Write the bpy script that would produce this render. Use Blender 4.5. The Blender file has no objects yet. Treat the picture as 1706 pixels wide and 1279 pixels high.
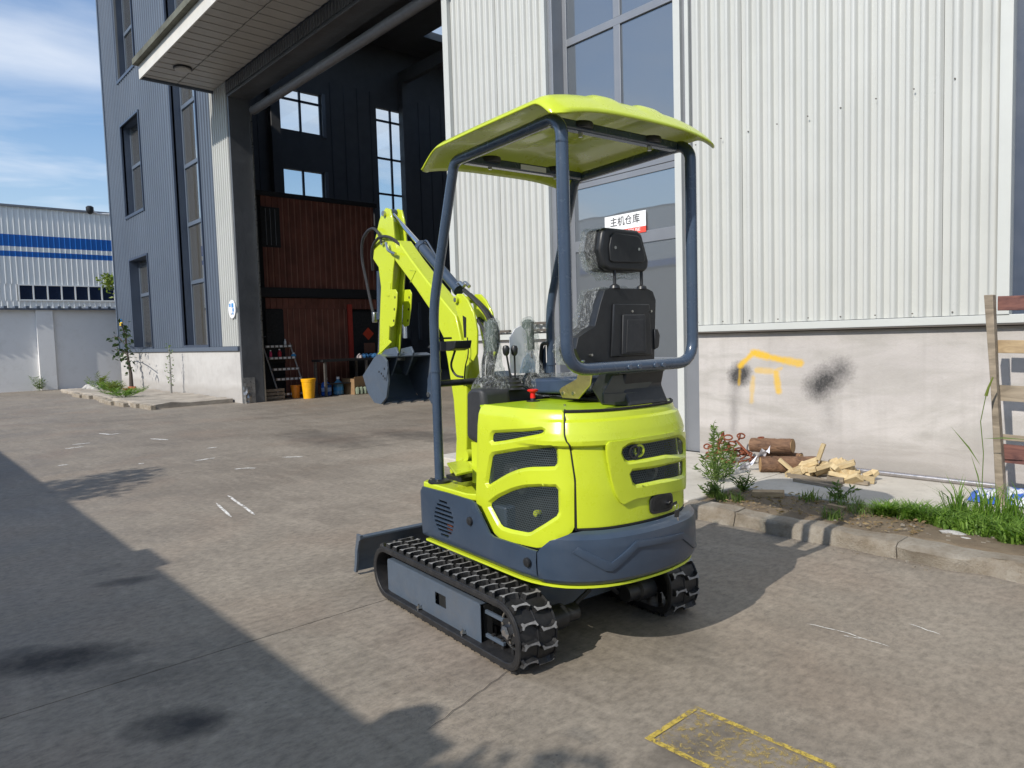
# Compact tracked digger parked in a factory yard.  Blender 4.5, everything procedural.
import bpy, bmesh, math, random
from mathutils import Vector, Matrix
from mathutils.geometry import tessellate_polygon
random.seed(7)
sc = bpy.context.scene
R = math.radians

# ------------------------------------------------------------------ camera, sky, sun, exposure
cam_d = bpy.data.cameras.new('camera'); cam = bpy.data.objects.new('camera', cam_d)
sc.collection.objects.link(cam); sc.camera = cam
cam_d.sensor_fit = 'HORIZONTAL'; cam_d.sensor_width = 36.0; cam_d.lens = 25.108
cam_d.clip_start = 0.05; cam_d.clip_end = 2000
CR = [[0.668127, -0.02907, 0.743479], [0.743474, 0.065308, -0.665569], [-0.029207, 0.997442, 0.065247]]
cam.matrix_world = Matrix.Translation((0, 0, 1.4)) @ Matrix(CR).to_4x4()

SUN_EL, SUN_AZ = 36.5, 95.5          # light travels towards azimuth 95.5 degrees (from +X, counter-clockwise)
world = bpy.data.worlds.new('World'); sc.world = world; world.use_nodes = True
wn, wl = world.node_tree.nodes, world.node_tree.links
wn.clear()
w_out = wn.new('ShaderNodeOutputWorld'); w_bg = wn.new('ShaderNodeBackground')
sky = wn.new('ShaderNodeTexSky'); sky.sky_type = 'NISHITA'; sky.sun_disc = False
sky.sun_elevation = R(SUN_EL); sky.sun_rotation = R(174.5); sky.air_density = 1.3; sky.dust_density = 1.0; sky.ozone_density = 2.0
tc = wn.new('ShaderNodeTexCoord'); sep = wn.new('ShaderNodeSeparateXYZ'); wl.new(tc.outputs['Generated'], sep.inputs[0])
# thin cloud streaks: direction projected on a high flat layer
addz = wn.new('ShaderNodeMath'); addz.operation = 'ADD'; addz.inputs[1].default_value = 0.10; wl.new(sep.outputs[2], addz.inputs[0])
dx = wn.new('ShaderNodeMath'); dx.operation = 'DIVIDE'; wl.new(sep.outputs[0], dx.inputs[0]); wl.new(addz.outputs[0], dx.inputs[1])
dy = wn.new('ShaderNodeMath'); dy.operation = 'DIVIDE'; wl.new(sep.outputs[1], dy.inputs[0]); wl.new(addz.outputs[0], dy.inputs[1])
comb = wn.new('ShaderNodeCombineXYZ'); wl.new(dx.outputs[0], comb.inputs[0]); wl.new(dy.outputs[0], comb.inputs[1])
mapn = wn.new('ShaderNodeMapping'); mapn.inputs['Rotation'].default_value = (0, 0, R(14)); mapn.inputs['Scale'].default_value = (0.75, 0.40, 1)
wl.new(comb.outputs[0], mapn.inputs[0])
cn = wn.new('ShaderNodeTexNoise'); cn.inputs['Scale'].default_value = 1.5; cn.inputs['Detail'].default_value = 8; cn.inputs['Roughness'].default_value = 0.52
cn.inputs['Distortion'].default_value = 0.5
wl.new(mapn.outputs[0], cn.inputs['Vector'])
cr = wn.new('ShaderNodeValToRGB'); cr.color_ramp.elements[0].position = 0.43; cr.color_ramp.elements[1].position = 0.68
wl.new(cn.outputs[0], cr.inputs[0])
hz = wn.new('ShaderNodeMapRange'); hz.inputs[1].default_value = 0.0; hz.inputs[2].default_value = 0.30; hz.inputs[3].default_value = 0.55; hz.inputs[4].default_value = 0.0
wl.new(sep.outputs[2], hz.inputs[0])
mx = wn.new('ShaderNodeMath'); mx.operation = 'MAXIMUM'; wl.new(cr.outputs[0], mx.inputs[0]); wl.new(hz.outputs[0], mx.inputs[1])
sc8 = wn.new('ShaderNodeMath'); sc8.operation = 'MULTIPLY'; sc8.inputs[1].default_value = 0.82; wl.new(mx.outputs[0], sc8.inputs[0])
mixc = wn.new('ShaderNodeMix'); mixc.data_type = 'RGBA'; wl.new(sc8.outputs[0], mixc.inputs[0])
tint = wn.new('ShaderNodeMix'); tint.data_type = 'RGBA'; tint.blend_type = 'MULTIPLY'; tint.inputs[0].default_value = 1.0
tint.inputs[7].default_value = (0.88, 1.10, 1.36, 1); wl.new(sky.outputs[0], tint.inputs[6])
wl.new(tint.outputs[2], mixc.inputs[6]); mixc.inputs[7].default_value = (7.6, 8.1, 8.9, 1)
wl.new(mixc.outputs[2], w_bg.inputs[0]); w_bg.inputs[1].default_value = 0.12
wl.new(w_bg.outputs[0], w_out.inputs[0])

sun_d = bpy.data.lights.new('sun', 'SUN'); sun_d.energy = 4.6; sun_d.angle = R(0.4); sun_d.color = (1.0, 0.95, 0.87)
sun = bpy.data.objects.new('sun', sun_d); sc.collection.objects.link(sun)
_d = Vector((math.cos(R(SUN_EL))*math.cos(R(SUN_AZ)), math.cos(R(SUN_EL))*math.sin(R(SUN_AZ)), -math.sin(R(SUN_EL))))
sun.rotation_euler = _d.to_track_quat('-Z', 'Y').to_euler(); sun.location = (0, -8, 20)
sc.view_settings.view_transform = 'Standard'; sc.view_settings.look = 'None'
sc.view_settings.exposure = -0.02; sc.view_settings.gamma = 1.0; sc.view_settings.use_curve_mapping = False

# ------------------------------------------------------------------ materials
MATS = {}
def _new(name):
    m = bpy.data.materials.new(name); m.use_nodes = True
    nt = m.node_tree; b = nt.nodes['Principled BSDF']; MATS[name] = m
    return m, nt, b
def N(nt, typ, **kw):
    n = nt.nodes.new(typ)
    for k, v in kw.items(): setattr(n, k, v)
    return n
def mth(nt, op, a, b=None, c=None, clamp=False):
    n = nt.nodes.new('ShaderNodeMath'); n.operation = op; n.use_clamp = clamp
    for i, v in enumerate((a, b, c)):
        if v is None: continue
        if isinstance(v, (int, float)): n.inputs[i].default_value = v
        else: nt.links.new(v, n.inputs[i])
    return n.outputs[0]
def mixrgb(nt, f, a, b, mode='MIX'):
    n = nt.nodes.new('ShaderNodeMix'); n.data_type = 'RGBA'; n.blend_type = mode
    for i, v in ((0, f), (6, a), (7, b)):
        if isinstance(v, (int, float)): n.inputs[i].default_value = v
        elif isinstance(v, tuple): n.inputs[i].default_value = (*v[:3], 1)
        else: nt.links.new(v, n.inputs[i])
    return n.outputs[2]
def noise(nt, vec, scale, detail=4, rough=0.55, dist=0.0, mapscale=None, rot=None):
    n = nt.nodes.new('ShaderNodeTexNoise'); n.inputs['Scale'].default_value = scale; n.inputs['Detail'].default_value = detail
    n.inputs['Roughness'].default_value = rough; n.inputs['Distortion'].default_value = dist
    if mapscale or rot:
        mp = nt.nodes.new('ShaderNodeMapping')
        if mapscale: mp.inputs['Scale'].default_value = mapscale
        if rot: mp.inputs['Rotation'].default_value = rot
        nt.links.new(vec, mp.inputs[0]); vec = mp.outputs[0]
    nt.links.new(vec, n.inputs['Vector']); return n.outputs[0]
def ramp(nt, fac, stops):
    n = nt.nodes.new('ShaderNodeValToRGB'); e = n.color_ramp.elements
    while len(e) < len(stops): e.new(0.5)
    for i, (p, c) in enumerate(stops):
        e[i].position = p; e[i].color = (*(c if isinstance(c, tuple) else (c, c, c)), 1)
    nt.links.new(fac, n.inputs[0]); return n.outputs[0]
def bump(nt, b, h, dist=0.002, strength=0.5):
    n = nt.nodes.new('ShaderNodeBump'); n.inputs['Strength'].default_value = strength; n.inputs['Distance'].default_value = dist
    nt.links.new(h, n.inputs['Height']); nt.links.new(n.outputs[0], b.inputs['Normal'])
def wpos(nt):
    return nt.nodes.new('ShaderNodeNewGeometry').outputs['Position']
def opos(nt):
    return nt.nodes.new('ShaderNodeTexCoord').outputs['Object']
def simple(name, col, rough=0.5, metal=0.0, var=0.12, vs=8.0, bmp=0.0, bs=60.0, dirt=0.0, dirtcol=(0.12, 0.10, 0.08), coat=0.0, spec=None):
    """painted / plastic / metal surface with a little tonal variation, wear in the gloss and dust"""
    m, nt, b = _new(name); v = wpos(nt)
    n1 = noise(nt, v, vs, 5, 0.6)
    lo = tuple(c*(1-var) for c in col); hi = tuple(min(1, c*(1+var)) for c in col)
    c = ramp(nt, n1, [(0.3, lo), (0.7, hi)])
    if dirt > 0:
        n2 = noise(nt, v, vs*0.6, 8, 0.7, 0.6)
        f = mth(nt, 'MULTIPLY', ramp(nt, n2, [(0.48, 0.0), (0.72, 1.0)]), dirt)
        c = mixrgb(nt, f, c, dirtcol)
    nt.links.new(c, b.inputs['Base Color'])
    rr = ramp(nt, noise(nt, v, vs*2.3, 6, 0.65), [(0.3, max(0.03, rough*0.8)), (0.75, min(1, rough*1.25))])
    nt.links.new(rr, b.inputs['Roughness']); b.inputs['Metallic'].default_value = metal
    if coat: b.inputs['Coat Weight'].default_value = coat; b.inputs['Coat Roughness'].default_value = 0.08
    if spec is not None: b.inputs['Specular IOR Level'].default_value = spec
    if bmp > 0: bump(nt, b, noise(nt, v, bs, 4, 0.6), bmp, 0.6)
    return m
LIME = simple('lime_paint', (0.52, 0.61, 0.026), 0.30, 0, 0.03, 5, 0.0012, 16, coat=0.35, dirt=0.06, dirtcol=(0.30, 0.33, 0.05))
SLATE = simple('slate_paint', (0.034, 0.053, 0.085), 0.38, 0, 0.10, 6, 0.0012, 22, coat=0.15, dirt=0.12, dirtcol=(0.12, 0.12, 0.12))
SLATE2 = simple('slate_steel', (0.075, 0.098, 0.132), 0.42, 0, 0.08, 9, 0.001, 40, dirt=0.35, dirtcol=(0.13, 0.12, 0.11))
TUBE = simple('navy_tube_paint', (0.045, 0.068, 0.108), 0.25, 0, 0.08, 9, 0.0006, 60, coat=0.4)
BLACKP = simple('black_plastic', (0.018, 0.019, 0.021), 0.42, 0, 0.2, 20, 0.0006, 120)
COWL = simple('grained_black_plastic', (0.030, 0.031, 0.034), 0.55, 0, 0.12, 20, 0.0008, 420)
SEAM = simple('rubber_seal', (0.008, 0.008, 0.008), 0.7)
DARKIN = simple('dark_interior', (0.010, 0.011, 0.012), 0.8)
RUBBER = simple('track_rubber', (0.014, 0.014, 0.015), 0.55, 0, 0.25, 25, 0.002, 60, dirt=0.22, dirtcol=(0.085, 0.078, 0.072))
LUGTOP = simple('worn_lug_rubber', (0.24, 0.235, 0.23), 0.7, 0, 0.35, 40, 0.002, 80)
CHROME = simple('chrome_rod', (0.62, 0.63, 0.66), 0.12, 1.0, 0.04)
ZINC = simple('zinc_bolt', (0.55, 0.54, 0.50), 0.3, 1.0, 0.1)
BRASSY = simple('yellow_zinc_plate', (0.55, 0.47, 0.20), 0.32, 0.85, 0.15, 18)
HOSE = simple('hydraulic_hose', (0.022, 0.022, 0.024), 0.5, 0, 0.2, 30, 0.003, 240)
RED = simple('red_knob', (0.72, 0.012, 0.012), 0.35)
GRIP = simple('grey_grip', (0.085, 0.115, 0.10), 0.5)
PAPER = simple('white_paper', (0.74, 0.74, 0.80), 0.6, 0, 0.04, 12, 0.004, 9)
AIRY = simple('engine_metal', (0.22, 0.22, 0.21), 0.5, 0.6, 0.7, 30)
RUSTC = simple('rusty_steel', (0.20, 0.058, 0.026), 0.85, 0.1, 0.4, 30, 0.003, 50)

def hexmesh_mat():
    m, nt, b = _new('perforated_steel'); v = opos(nt)
    sp = N(nt, 'ShaderNodeSeparateXYZ'); nt.links.new(v, sp.inputs[0])
    lat = mth(nt, 'ADD', sp.outputs[0], sp.outputs[1]); P = 0.0112; Q = P*0.866
    def cell(ox, oz):
        u = mth(nt, 'SUBTRACT', mth(nt, 'FRACT', mth(nt, 'DIVIDE', mth(nt, 'ADD', lat, ox), P)), 0.5)
        w = mth(nt, 'SUBTRACT', mth(nt, 'FRACT', mth(nt, 'DIVIDE', mth(nt, 'ADD', sp.outputs[2], oz), 2*Q)), 0.5)
        u = mth(nt, 'MULTIPLY', u, P); w = mth(nt, 'MULTIPLY', w, 2*Q)
        return mth(nt, 'SQRT', mth(nt, 'ADD', mth(nt, 'MULTIPLY', u, u), mth(nt, 'MULTIPLY', w, w)))
    d = mth(nt, 'MINIMUM', cell(0, 0), cell(P/2, Q))
    hole = mth(nt, 'LESS_THAN', d, P*0.42)
    b.inputs['Base Color'].default_value = (0.085, 0.11, 0.12, 1); b.inputs['Metallic'].default_value = 0.25; b.inputs['Roughness'].default_value = 0.4
    tr = N(nt, 'ShaderNodeBsdfTransparent'); ms = N(nt, 'ShaderNodeMixShader')
    nt.links.new(hole, ms.inputs[0]); nt.links.new(b.outputs[0], ms.inputs[1]); nt.links.new(tr.outputs[0], ms.inputs[2])
    nt.links.new(ms.outputs[0], nt.nodes['Material Output'].inputs['Surface'])
    return m
MESHM = hexmesh_mat()

def film_mat():
    m, nt, b = _new('clear_plastic_film'); v = opos(nt)
    b.inputs['Base Color'].default_value = (0.88, 0.90, 0.90, 1); b.inputs['Roughness'].default_value = 0.06
    b.inputs['Specular IOR Level'].default_value = 1.0
    h = noise(nt, v, 34, 7, 0.75, 2.2, mapscale=(1, 1, 0.4)); bump(nt, b, h, 0.05, 1.0)
    tr = N(nt, 'ShaderNodeBsdfTransparent'); tr.inputs[0].default_value = (0.93, 0.95, 0.94, 1)
    ms = N(nt, 'ShaderNodeMixShader')
    fac = ramp(nt, noise(nt, v, 40, 7, 0.8, 2.5, mapscale=(1, 1, 0.4)), [(0.44, 0.06), (0.50, 0.12), (0.60, 0.60)])  # white patches in the mix paint highlights on the creases
    nt.links.new(fac, ms.inputs[0]); nt.links.new(tr.outputs[0], ms.inputs[1]); nt.links.new(b.outputs[0], ms.inputs[2])
    nt.links.new(ms.outputs[0], nt.nodes['Material Output'].inputs['Surface'])
    return m
FILM = film_mat()

def pane_mat(name, tint, refl, base=(0.02, 0.025, 0.03), see=0.35):
    """window glass: mirror layer over partly see-through tinted body"""
    m, nt, b = _new(name)
    g = N(nt, 'ShaderNodeBsdfGlossy'); g.inputs['Roughness'].default_value = 0.015; g.inputs['Color'].default_value = (*tint, 1)
    v = wpos(nt); bn = N(nt, 'ShaderNodeBump'); bn.inputs['Strength'].default_value = 0.35; bn.inputs['Distance'].default_value = 0.006
    nt.links.new(noise(nt, v, 0.9, 2), bn.inputs['Height']); nt.links.new(bn.outputs[0], g.inputs['Normal'])
    tr = N(nt, 'ShaderNodeBsdfTransparent'); tr.inputs[0].default_value = (0.6, 0.66, 0.66, 1)
    b.inputs['Base Color'].default_value = (*base, 1); b.inputs['Roughness'].default_value = 0.3
    m1 = N(nt, 'ShaderNodeMixShader'); m1.inputs[0].default_value = see
    nt.links.new(b.outputs[0], m1.inputs[1]); nt.links.new(tr.outputs[0], m1.inputs[2])
    m2 = N(nt, 'ShaderNodeMixShader'); fr = N(nt, 'ShaderNodeFresnel'); fr.inputs[0].default_value = 1.5
    f = mth(nt, 'ADD', mth(nt, 'MULTIPLY', fr.outputs[0], 1.6), refl, clamp=True)
    nt.links.new(f, m2.inputs[0]); nt.links.new(m1.outputs[0], m2.inputs[1]); nt.links.new(g.outputs[0], m2.inputs[2])
    nt.links.new(m2.outputs[0], nt.nodes['Material Output'].inputs['Surface'])
    return m
GLASS_DOOR = pane_mat('door_glass', (0.80, 0.83, 0.84), 0.24, (0.13, 0.14, 0.15), 0.06)
GLASS_TALL = pane_mat('tall_window_glass', (0.72, 0.76, 0.80), 0.16, (0.10, 0.11, 0.12), 0.06)
GLASS_WIN = pane_mat('window_glass', (0.88, 0.92, 0.92), 0.22, (0.16, 0.15, 0.13), 0.25)
def clear_mat():
    m, nt, b = _new('clear_glass')
    tr = N(nt, 'ShaderNodeBsdfTransparent'); tr.inputs[0].default_value = (0.93, 0.95, 0.95, 1)
    g = N(nt, 'ShaderNodeBsdfGlossy'); g.inputs['Roughness'].default_value = 0.02
    ms = N(nt, 'ShaderNodeMixShader'); ms.inputs[0].default_value = 0.06
    nt.links.new(tr.outputs[0], ms.inputs[1]); nt.links.new(g.outputs[0], ms.inputs[2]); nt.links.new(ms.outputs[0], nt.nodes['Material Output'].inputs['Surface'])
    return m
CLEARG = clear_mat()

# facade metals
WHITEM = simple('off_white_steel_sheet', (0.485, 0.49, 0.465), 0.34, 0, 0.04, 1.3, 0.001, 9, dirt=0.10, dirtcol=(0.42, 0.41, 0.36))
TRIMM = simple('white_trim', (0.50, 0.51, 0.485), 0.4, 0, 0.03, 3, dirt=0.10, dirtcol=(0.4, 0.4, 0.34))
DARKM = simple('blue_grey_steel_sheet', (0.095, 0.118, 0.155), 0.45, 0, 0.06, 0.8, 0.001, 12)
DARKF = simple('navy_window_frame', (0.045, 0.060, 0.092), 0.4, 0, 0.08, 3)
GREYF = simple('grey_door_frame', (0.23, 0.24, 0.26), 0.35, 0.3, 0.05, 3)
JAMBM = simple('dark_grey_jamb_steel', (0.090, 0.094, 0.100), 0.38, 0.1, 0.2, 1.2, 0.02, 2.5, coat=0.2)
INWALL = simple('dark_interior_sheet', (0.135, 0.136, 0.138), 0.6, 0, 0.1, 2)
SOFFIT = simple('soffit_strip', (0.42, 0.40, 0.37), 0.45, 0, 0.06, 2)
FASCIA = simple('fascia_sheet', (0.62, 0.59, 0.53), 0.45, 0, 0.05, 2, dirt=0.15, dirtcol=(0.25, 0.22, 0.18))
GUTTER = simple('mossy_gutter', (0.10, 0.10, 0.075), 0.8, 0, 0.4, 3, 0.004, 12)
SCREWM = simple('rusted_screw', (0.10, 0.085, 0.07), 0.6)
REDWOOD = simple('red_brown_sheet', (0.155, 0.058, 0.040), 0.45, 0, 0.35, 1.5)
FACW = simple('factory_white_sheet', (0.80, 0.80, 0.77), 0.5, 0, 0.04, 0.4)
FACB = simple('factory_blue_band', (0.015, 0.14, 0.46), 0.45, 0, 0.05, 0.5)

def ground_mat():
    m, nt, b = _new('worn_concrete_yard'); v = wpos(nt)
    big = noise(nt, v, 0.35, 6, 0.6, 0.4)
    med = noise(nt, v, 1.6, 9, 0.68, 0.5, mapscale=(1, 0.6, 1))
    fine = noise(nt, v, 30, 8, 0.75, mapscale=(1.0, 0.55, 1))
    streak = noise(nt, v, 3.0, 8, 0.72, 0.8, mapscale=(0.45, 1.7, 1), rot=(0, 0, R(-8)))
    c = ramp(nt, big, [(0.3, (0.178, 0.150, 0.118)), (0.5, (0.230, 0.197, 0.157)), (0.7, (0.276, 0.238, 0.190))])
    c = mixrgb(nt, mth(nt, 'MULTIPLY', ramp(nt, med, [(0.42, 1.0), (0.56, 0.0)]), 0.36), c, (0.150, 0.125, 0.098))
    c = mixrgb(nt, mth(nt, 'MULTIPLY', ramp(nt, streak, [(0.50, 0.0), (0.62, 1.0)]), 0.30), c, (0.340, 0.295, 0.235))
    c = mixrgb(nt, mth(nt, 'MULTIPLY', ramp(nt, noise(nt, v, 0.9, 4, 0.5, 0.2), [(0.5, 0.0), (0.7, 1.0)]), 0.25), c, (0.27, 0.19, 0.135))
    c = mixrgb(nt, 0.85, c, mixrgb(nt, 1.0, c, ramp(nt, fine, [(0.28, 0.50), (0.5, 1.0), (0.74, 1.45)]), 'MULTIPLY'))
    # wiry scuffs
    sc1 = noise(nt, v, 5.5, 10, 0.62, 2.4)
    line = ramp(nt, mth(nt, 'ABSOLUTE', mth(nt, 'SUBTRACT', sc1, 0.5)), [(0.0, 1.0), (0.012, 0.0)])
    msk = ramp(nt, noise(nt, v, 1.1, 3), [(0.52, 0.0), (0.66, 1.0)])
    c = mixrgb(nt, mth(nt, 'MULTIPLY', mth(nt, 'MULTIPLY', line, msk), 0.55), c, (0.075, 0.068, 0.062))
    # dark pits and specks
    vo = N(nt, 'ShaderNodeTexVoronoi'); vo.inputs['Scale'].default_value = 9; nt.links.new(v, vo.inputs['Vector'])
    sp = ramp(nt, vo.outputs['Distance'], [(0.03, 1.0), (0.06, 0.0)])
    c = mixrgb(nt, mth(nt, 'MULTIPLY', sp, 0.5), c, (0.05, 0.045, 0.04))
    # oil stains, each an ellipse with a ragged edge: x, y, half-sizes, angle, strength
    sep_ = N(nt, 'ShaderNodeSeparateXYZ'); nt.links.new(v, sep_.inputs[0]); wob = noise(nt, v, 3.2, 6, 0.65)
    for (sx, sy, ra, rb, an, st) in ((-3.80, 0.50, 0.46, 0.20, 60, 0.95), (-2.765, 0.76, 0.20, 0.16, 50, 0.96), (-4.72, 1.06, 0.21, 0.09, 70, 0.70),
                                     (-5.10, 1.02, 0.10, 0.14, 10, 0.3), (-3.35, 0.72, 0.4, 0.14, 50, 0.3), (-9.5, 4.9, 1.5, 0.6, 0, 0.45), (-1.95, 2.6, 0.35, 0.25, 10, 0.25),
                                     (-8.4, 6.0, 1.6, 0.5, 10, 0.5), (-1.35, 1.95, .3, .1, 80, .35), (-2.6, 0.2, 0.5, 0.2, 30, 0.4)):
        ca, sa = math.cos(R(an)), math.sin(R(an))
        ux = mth(nt, 'SUBTRACT', sep_.outputs[0], sx); uy = mth(nt, 'SUBTRACT', sep_.outputs[1], sy)
        p = mth(nt, 'DIVIDE', mth(nt, 'ADD', mth(nt, 'MULTIPLY', ux, ca), mth(nt, 'MULTIPLY', uy, sa)), ra)
        q = mth(nt, 'DIVIDE', mth(nt, 'SUBTRACT', mth(nt, 'MULTIPLY', uy, ca), mth(nt, 'MULTIPLY', ux, sa)), rb)
        d = mth(nt, 'ADD', mth(nt, 'ADD', mth(nt, 'MULTIPLY', p, p), mth(nt, 'MULTIPLY', q, q)), mth(nt, 'MULTIPLY', mth(nt, 'SUBTRACT', wob, 0.5), 2.2))
        c = mixrgb(nt, mth(nt, 'MULTIPLY', ramp(nt, d, [(0.05, 1.0), (1.0, 0.0)]), st), c, (0.022, 0.019, 0.018))
    # pinkish dust blush by the machine
    nt.links.new(c, b.inputs['Base Color'])
    nt.links.new(ramp(nt, med, [(0.3, 0.55), (0.7, 0.85)]), b.inputs['Roughness'])
    h = mth(nt, 'ADD', mth(nt, 'MULTIPLY', fine, 0.4), mth(nt, 'MULTIPLY', streak, 0.8)); bump(nt, b, h, 0.006, 0.6)
    return m
GROUND = ground_mat()

def plaster_mat(name, graffiti=False):
    m, nt, b = _new(name); v = wpos(nt)
    big = noise(nt, v, 1.1, 7, 0.6, 0.3, mapscale=(0.6, 1, 1)); med = noise(nt, v, 5, 8, 0.7)
    if graffiti:
        c = ramp(nt, big, [(0.3, (0.40, 0.37, 0.35)), (0.55, (0.49, 0.458, 0.434)), (0.75, (0.42, 0.40, 0.375))])
        swirl = noise(nt, v, 1.6, 6, 0.55, 1.6, mapscale=(0.5, 1, 2.0))
        c = mixrgb(nt, mth(nt, 'MULTIPLY', ramp(nt, swirl, [(0.42, 0.0), (0.62, 1.0)]), 0.65), c, (0.345, 0.325, 0.295))
    else:
        c = ramp(nt, big, [(0.3, (0.40, 0.385, 0.37)), (0.6, (0.50, 0.485, 0.465))])
    c = mixrgb(nt, mth(nt, 'MULTIPLY', ramp(nt, med, [(0.5, 0.0), (0.75, 1.0)]), 0.35), c, (0.31, 0.29, 0.265))
    sp = N(nt, 'ShaderNodeSeparateXYZ'); nt.links.new(v, sp.inputs[0])
    X, Z = sp.outputs[0], sp.outputs[2]
    # rain streaks and damp foot
    st = noise(nt, v, 3.0, 5, 0.6, mapscale=(3.2, 1, 0.16))
    c = mixrgb(nt, mth(nt, 'MULTIPLY', ramp(nt, st, [(0.55, 0.0), (0.75, 1.0)]), 0.20), c, (0.27, 0.25, 0.23))
    foot = mth(nt, 'SUBTRACT', Z, mth(nt, 'MULTIPLY', big, 0.55))
    c = mixrgb(nt, mth(nt, 'MULTIPLY', ramp(nt, foot, [(0.0, 1.0), (0.16, 0.0)]), 0.45), c, (0.26, 0.235, 0.21))
    if graffiti:
        wob = mth(nt, 'MULTIPLY', mth(nt, 'SUBTRACT', noise(nt, v, 7, 5, 0.6), 0.5), 0.05)
        fin = noise(nt, v, 42, 6, 0.8)
        def seg(p, q, w, soft):
            (x0, z0), (x1, z1) = p, q; L2 = (x1-x0)**2+(z1-z0)**2
            ax = mth(nt, 'SUBTRACT', X, x0); az = mth(nt, 'SUBTRACT', Z, z0)
            t = mth(nt, 'DIVIDE', mth(nt, 'ADD', mth(nt, 'MULTIPLY', ax, x1-x0), mth(nt, 'MULTIPLY', az, z1-z0)), L2, clamp=True)
            ex = mth(nt, 'SUBTRACT', ax, mth(nt, 'MULTIPLY', t, x1-x0)); ez = mth(nt, 'SUBTRACT', az, mth(nt, 'MULTIPLY', t, z1-z0))
            d = mth(nt, 'ADD', mth(nt, 'SQRT', mth(nt, 'ADD', mth(nt, 'MULTIPLY', ex, ex), mth(nt, 'MULTIPLY', ez, ez))), wob)
            w, soft = w*.7, soft*1.5
            q = mth(nt, 'DIVIDE', mth(nt, 'SUBTRACT', w+soft, d), soft, clamp=True)
            return mth(nt, 'SUBTRACT', mth(nt, 'MULTIPLY', q, 1.55), mth(nt, 'MULTIPLY', fin, 1.15), clamp=True)
        def strokes(lst):
            o = None
            for s in lst:
                k = mth(nt, 'MULTIPLY', seg(*s[:4]), s[4]); o = k if o is None else mth(nt, 'MAXIMUM', o, k)
            return o
        G = GRAF
        yel = strokes(G['yellow']); blk = strokes(G['black'])
        yel = mth(nt, 'MULTIPLY', yel, ramp(nt, fin, [(0.25, 0.75), (0.5, 1.0)]))
        c = mixrgb(nt, blk, c, (0.028, 0.027, 0.028)); c = mixrgb(nt, yel, c, (0.66, 0.40, 0.018))
    nt.links.new(c, b.inputs['Base Color']); b.inputs['Roughness'].default_value = 0.85
    bump(nt, b, mth(nt, 'ADD', mth(nt, 'MULTIPLY', big, 1.5), noise(nt, v, 26, 6, 0.7)), 0.006, 0.6)
    return m
_y = [(-3.876,1.042),(-3.724,1.173),(-3.573,1.138),(-3.402,1.097),(-3.237,1.071),(-3.687,0.997),(-3.524,0.988),(-3.426,1.024),(-3.487,0.977),(-3.457,0.793),(-3.726,0.925),(-3.748,0.687),(-3.877,0.994),(-3.889,0.849),(-3.896,0.934),(-3.952,0.677),(-3.940,0.532),(-3.955,0.384),(-2.968,0.931),(-3.056,0.852),(-2.860,1.009),(-2.989,0.832),(-2.968,0.592),(-2.946,0.483),(-3.078,0.962)]
GRAF = {'yellow': [(_y[0], _y[1], .022, .03, .95), (_y[1], _y[2], .030, .035, 1), (_y[2], _y[3], .022, .03, .95), (_y[3], _y[4], .030, .03, .85), (_y[5], _y[6], .018, .03, .6),
                   (_y[8], _y[9], .020, .03, .85), (_y[10], _y[11], .012, .03, .5), (_y[12], _y[13], .008, .02, .5), (_y[6], _y[7], .006, .02, .5)],
        'black': [(_y[14], (_y[14][0]+.03, _y[14][1]+.03), .075, .10, .96), (_y[14], _y[15], .0, .12, .35), (_y[15], _y[16], .015, .07, .38), (_y[16], _y[17], .005, .07, .35),
                  (_y[18], _y[19], .035, .17, .95), (_y[18], _y[20], .0, .17, .8), (_y[21], _y[22], .0, .14, .22), (_y[22], _y[23], .0, .12, .2), (_y[24], _y[18], .0, .12, .3)]}
PLASTER_R = plaster_mat('grey_plaster_with_spray_paint', True)
PLASTER_L = plaster_mat('pale_plaster')
def conc(name, a, bcol, s=2.0, bm=0.004, dark=(0.16, 0.14, 0.12)):
    m, nt, b = _new(name); v = wpos(nt)
    c = ramp(nt, noise(nt, v, s, 8, 0.65, 0.4), [(0.3, a), (0.7, bcol)])
    c = mixrgb(nt, mth(nt, 'MULTIPLY', ramp(nt, noise(nt, v, s*5, 8, 0.75), [(0.5, 0.0), (0.72, 1.0)]), 0.5), c, dark)
    nt.links.new(c, b.inputs['Base Color']); b.inputs['Roughness'].default_value = 0.9
    bump(nt, b, noise(nt, v, s*14, 8, 0.75), bm, 0.8); return m
PLATF = conc('pale_concrete_apron', (0.42, 0.385, 0.33), (0.55, 0.515, 0.45), 1.6, 0.003, (0.28, 0.25, 0.21))
CURB = conc('weathered_curb', (0.25, 0.20, 0.14), (0.43, 0.385, 0.32), 6.5, 0.035, (0.15, 0.115, 0.075))
SOIL = conc('dry_soil', (0.15, 0.108, 0.068), (0.22, 0.17, 0.11), 5.0, 0.02, (0.07, 0.05, 0.032))
RENDERW = conc('painted_render_wall', (0.78, 0.77, 0.75), (0.84, 0.83, 0.81), 0.5, 0.003, (0.66, 0.64, 0.60))
STONE = conc('rubble_stone', (0.40, 0.38, 0.35), (0.55, 0.53, 0.50), 6, 0.02)

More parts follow.
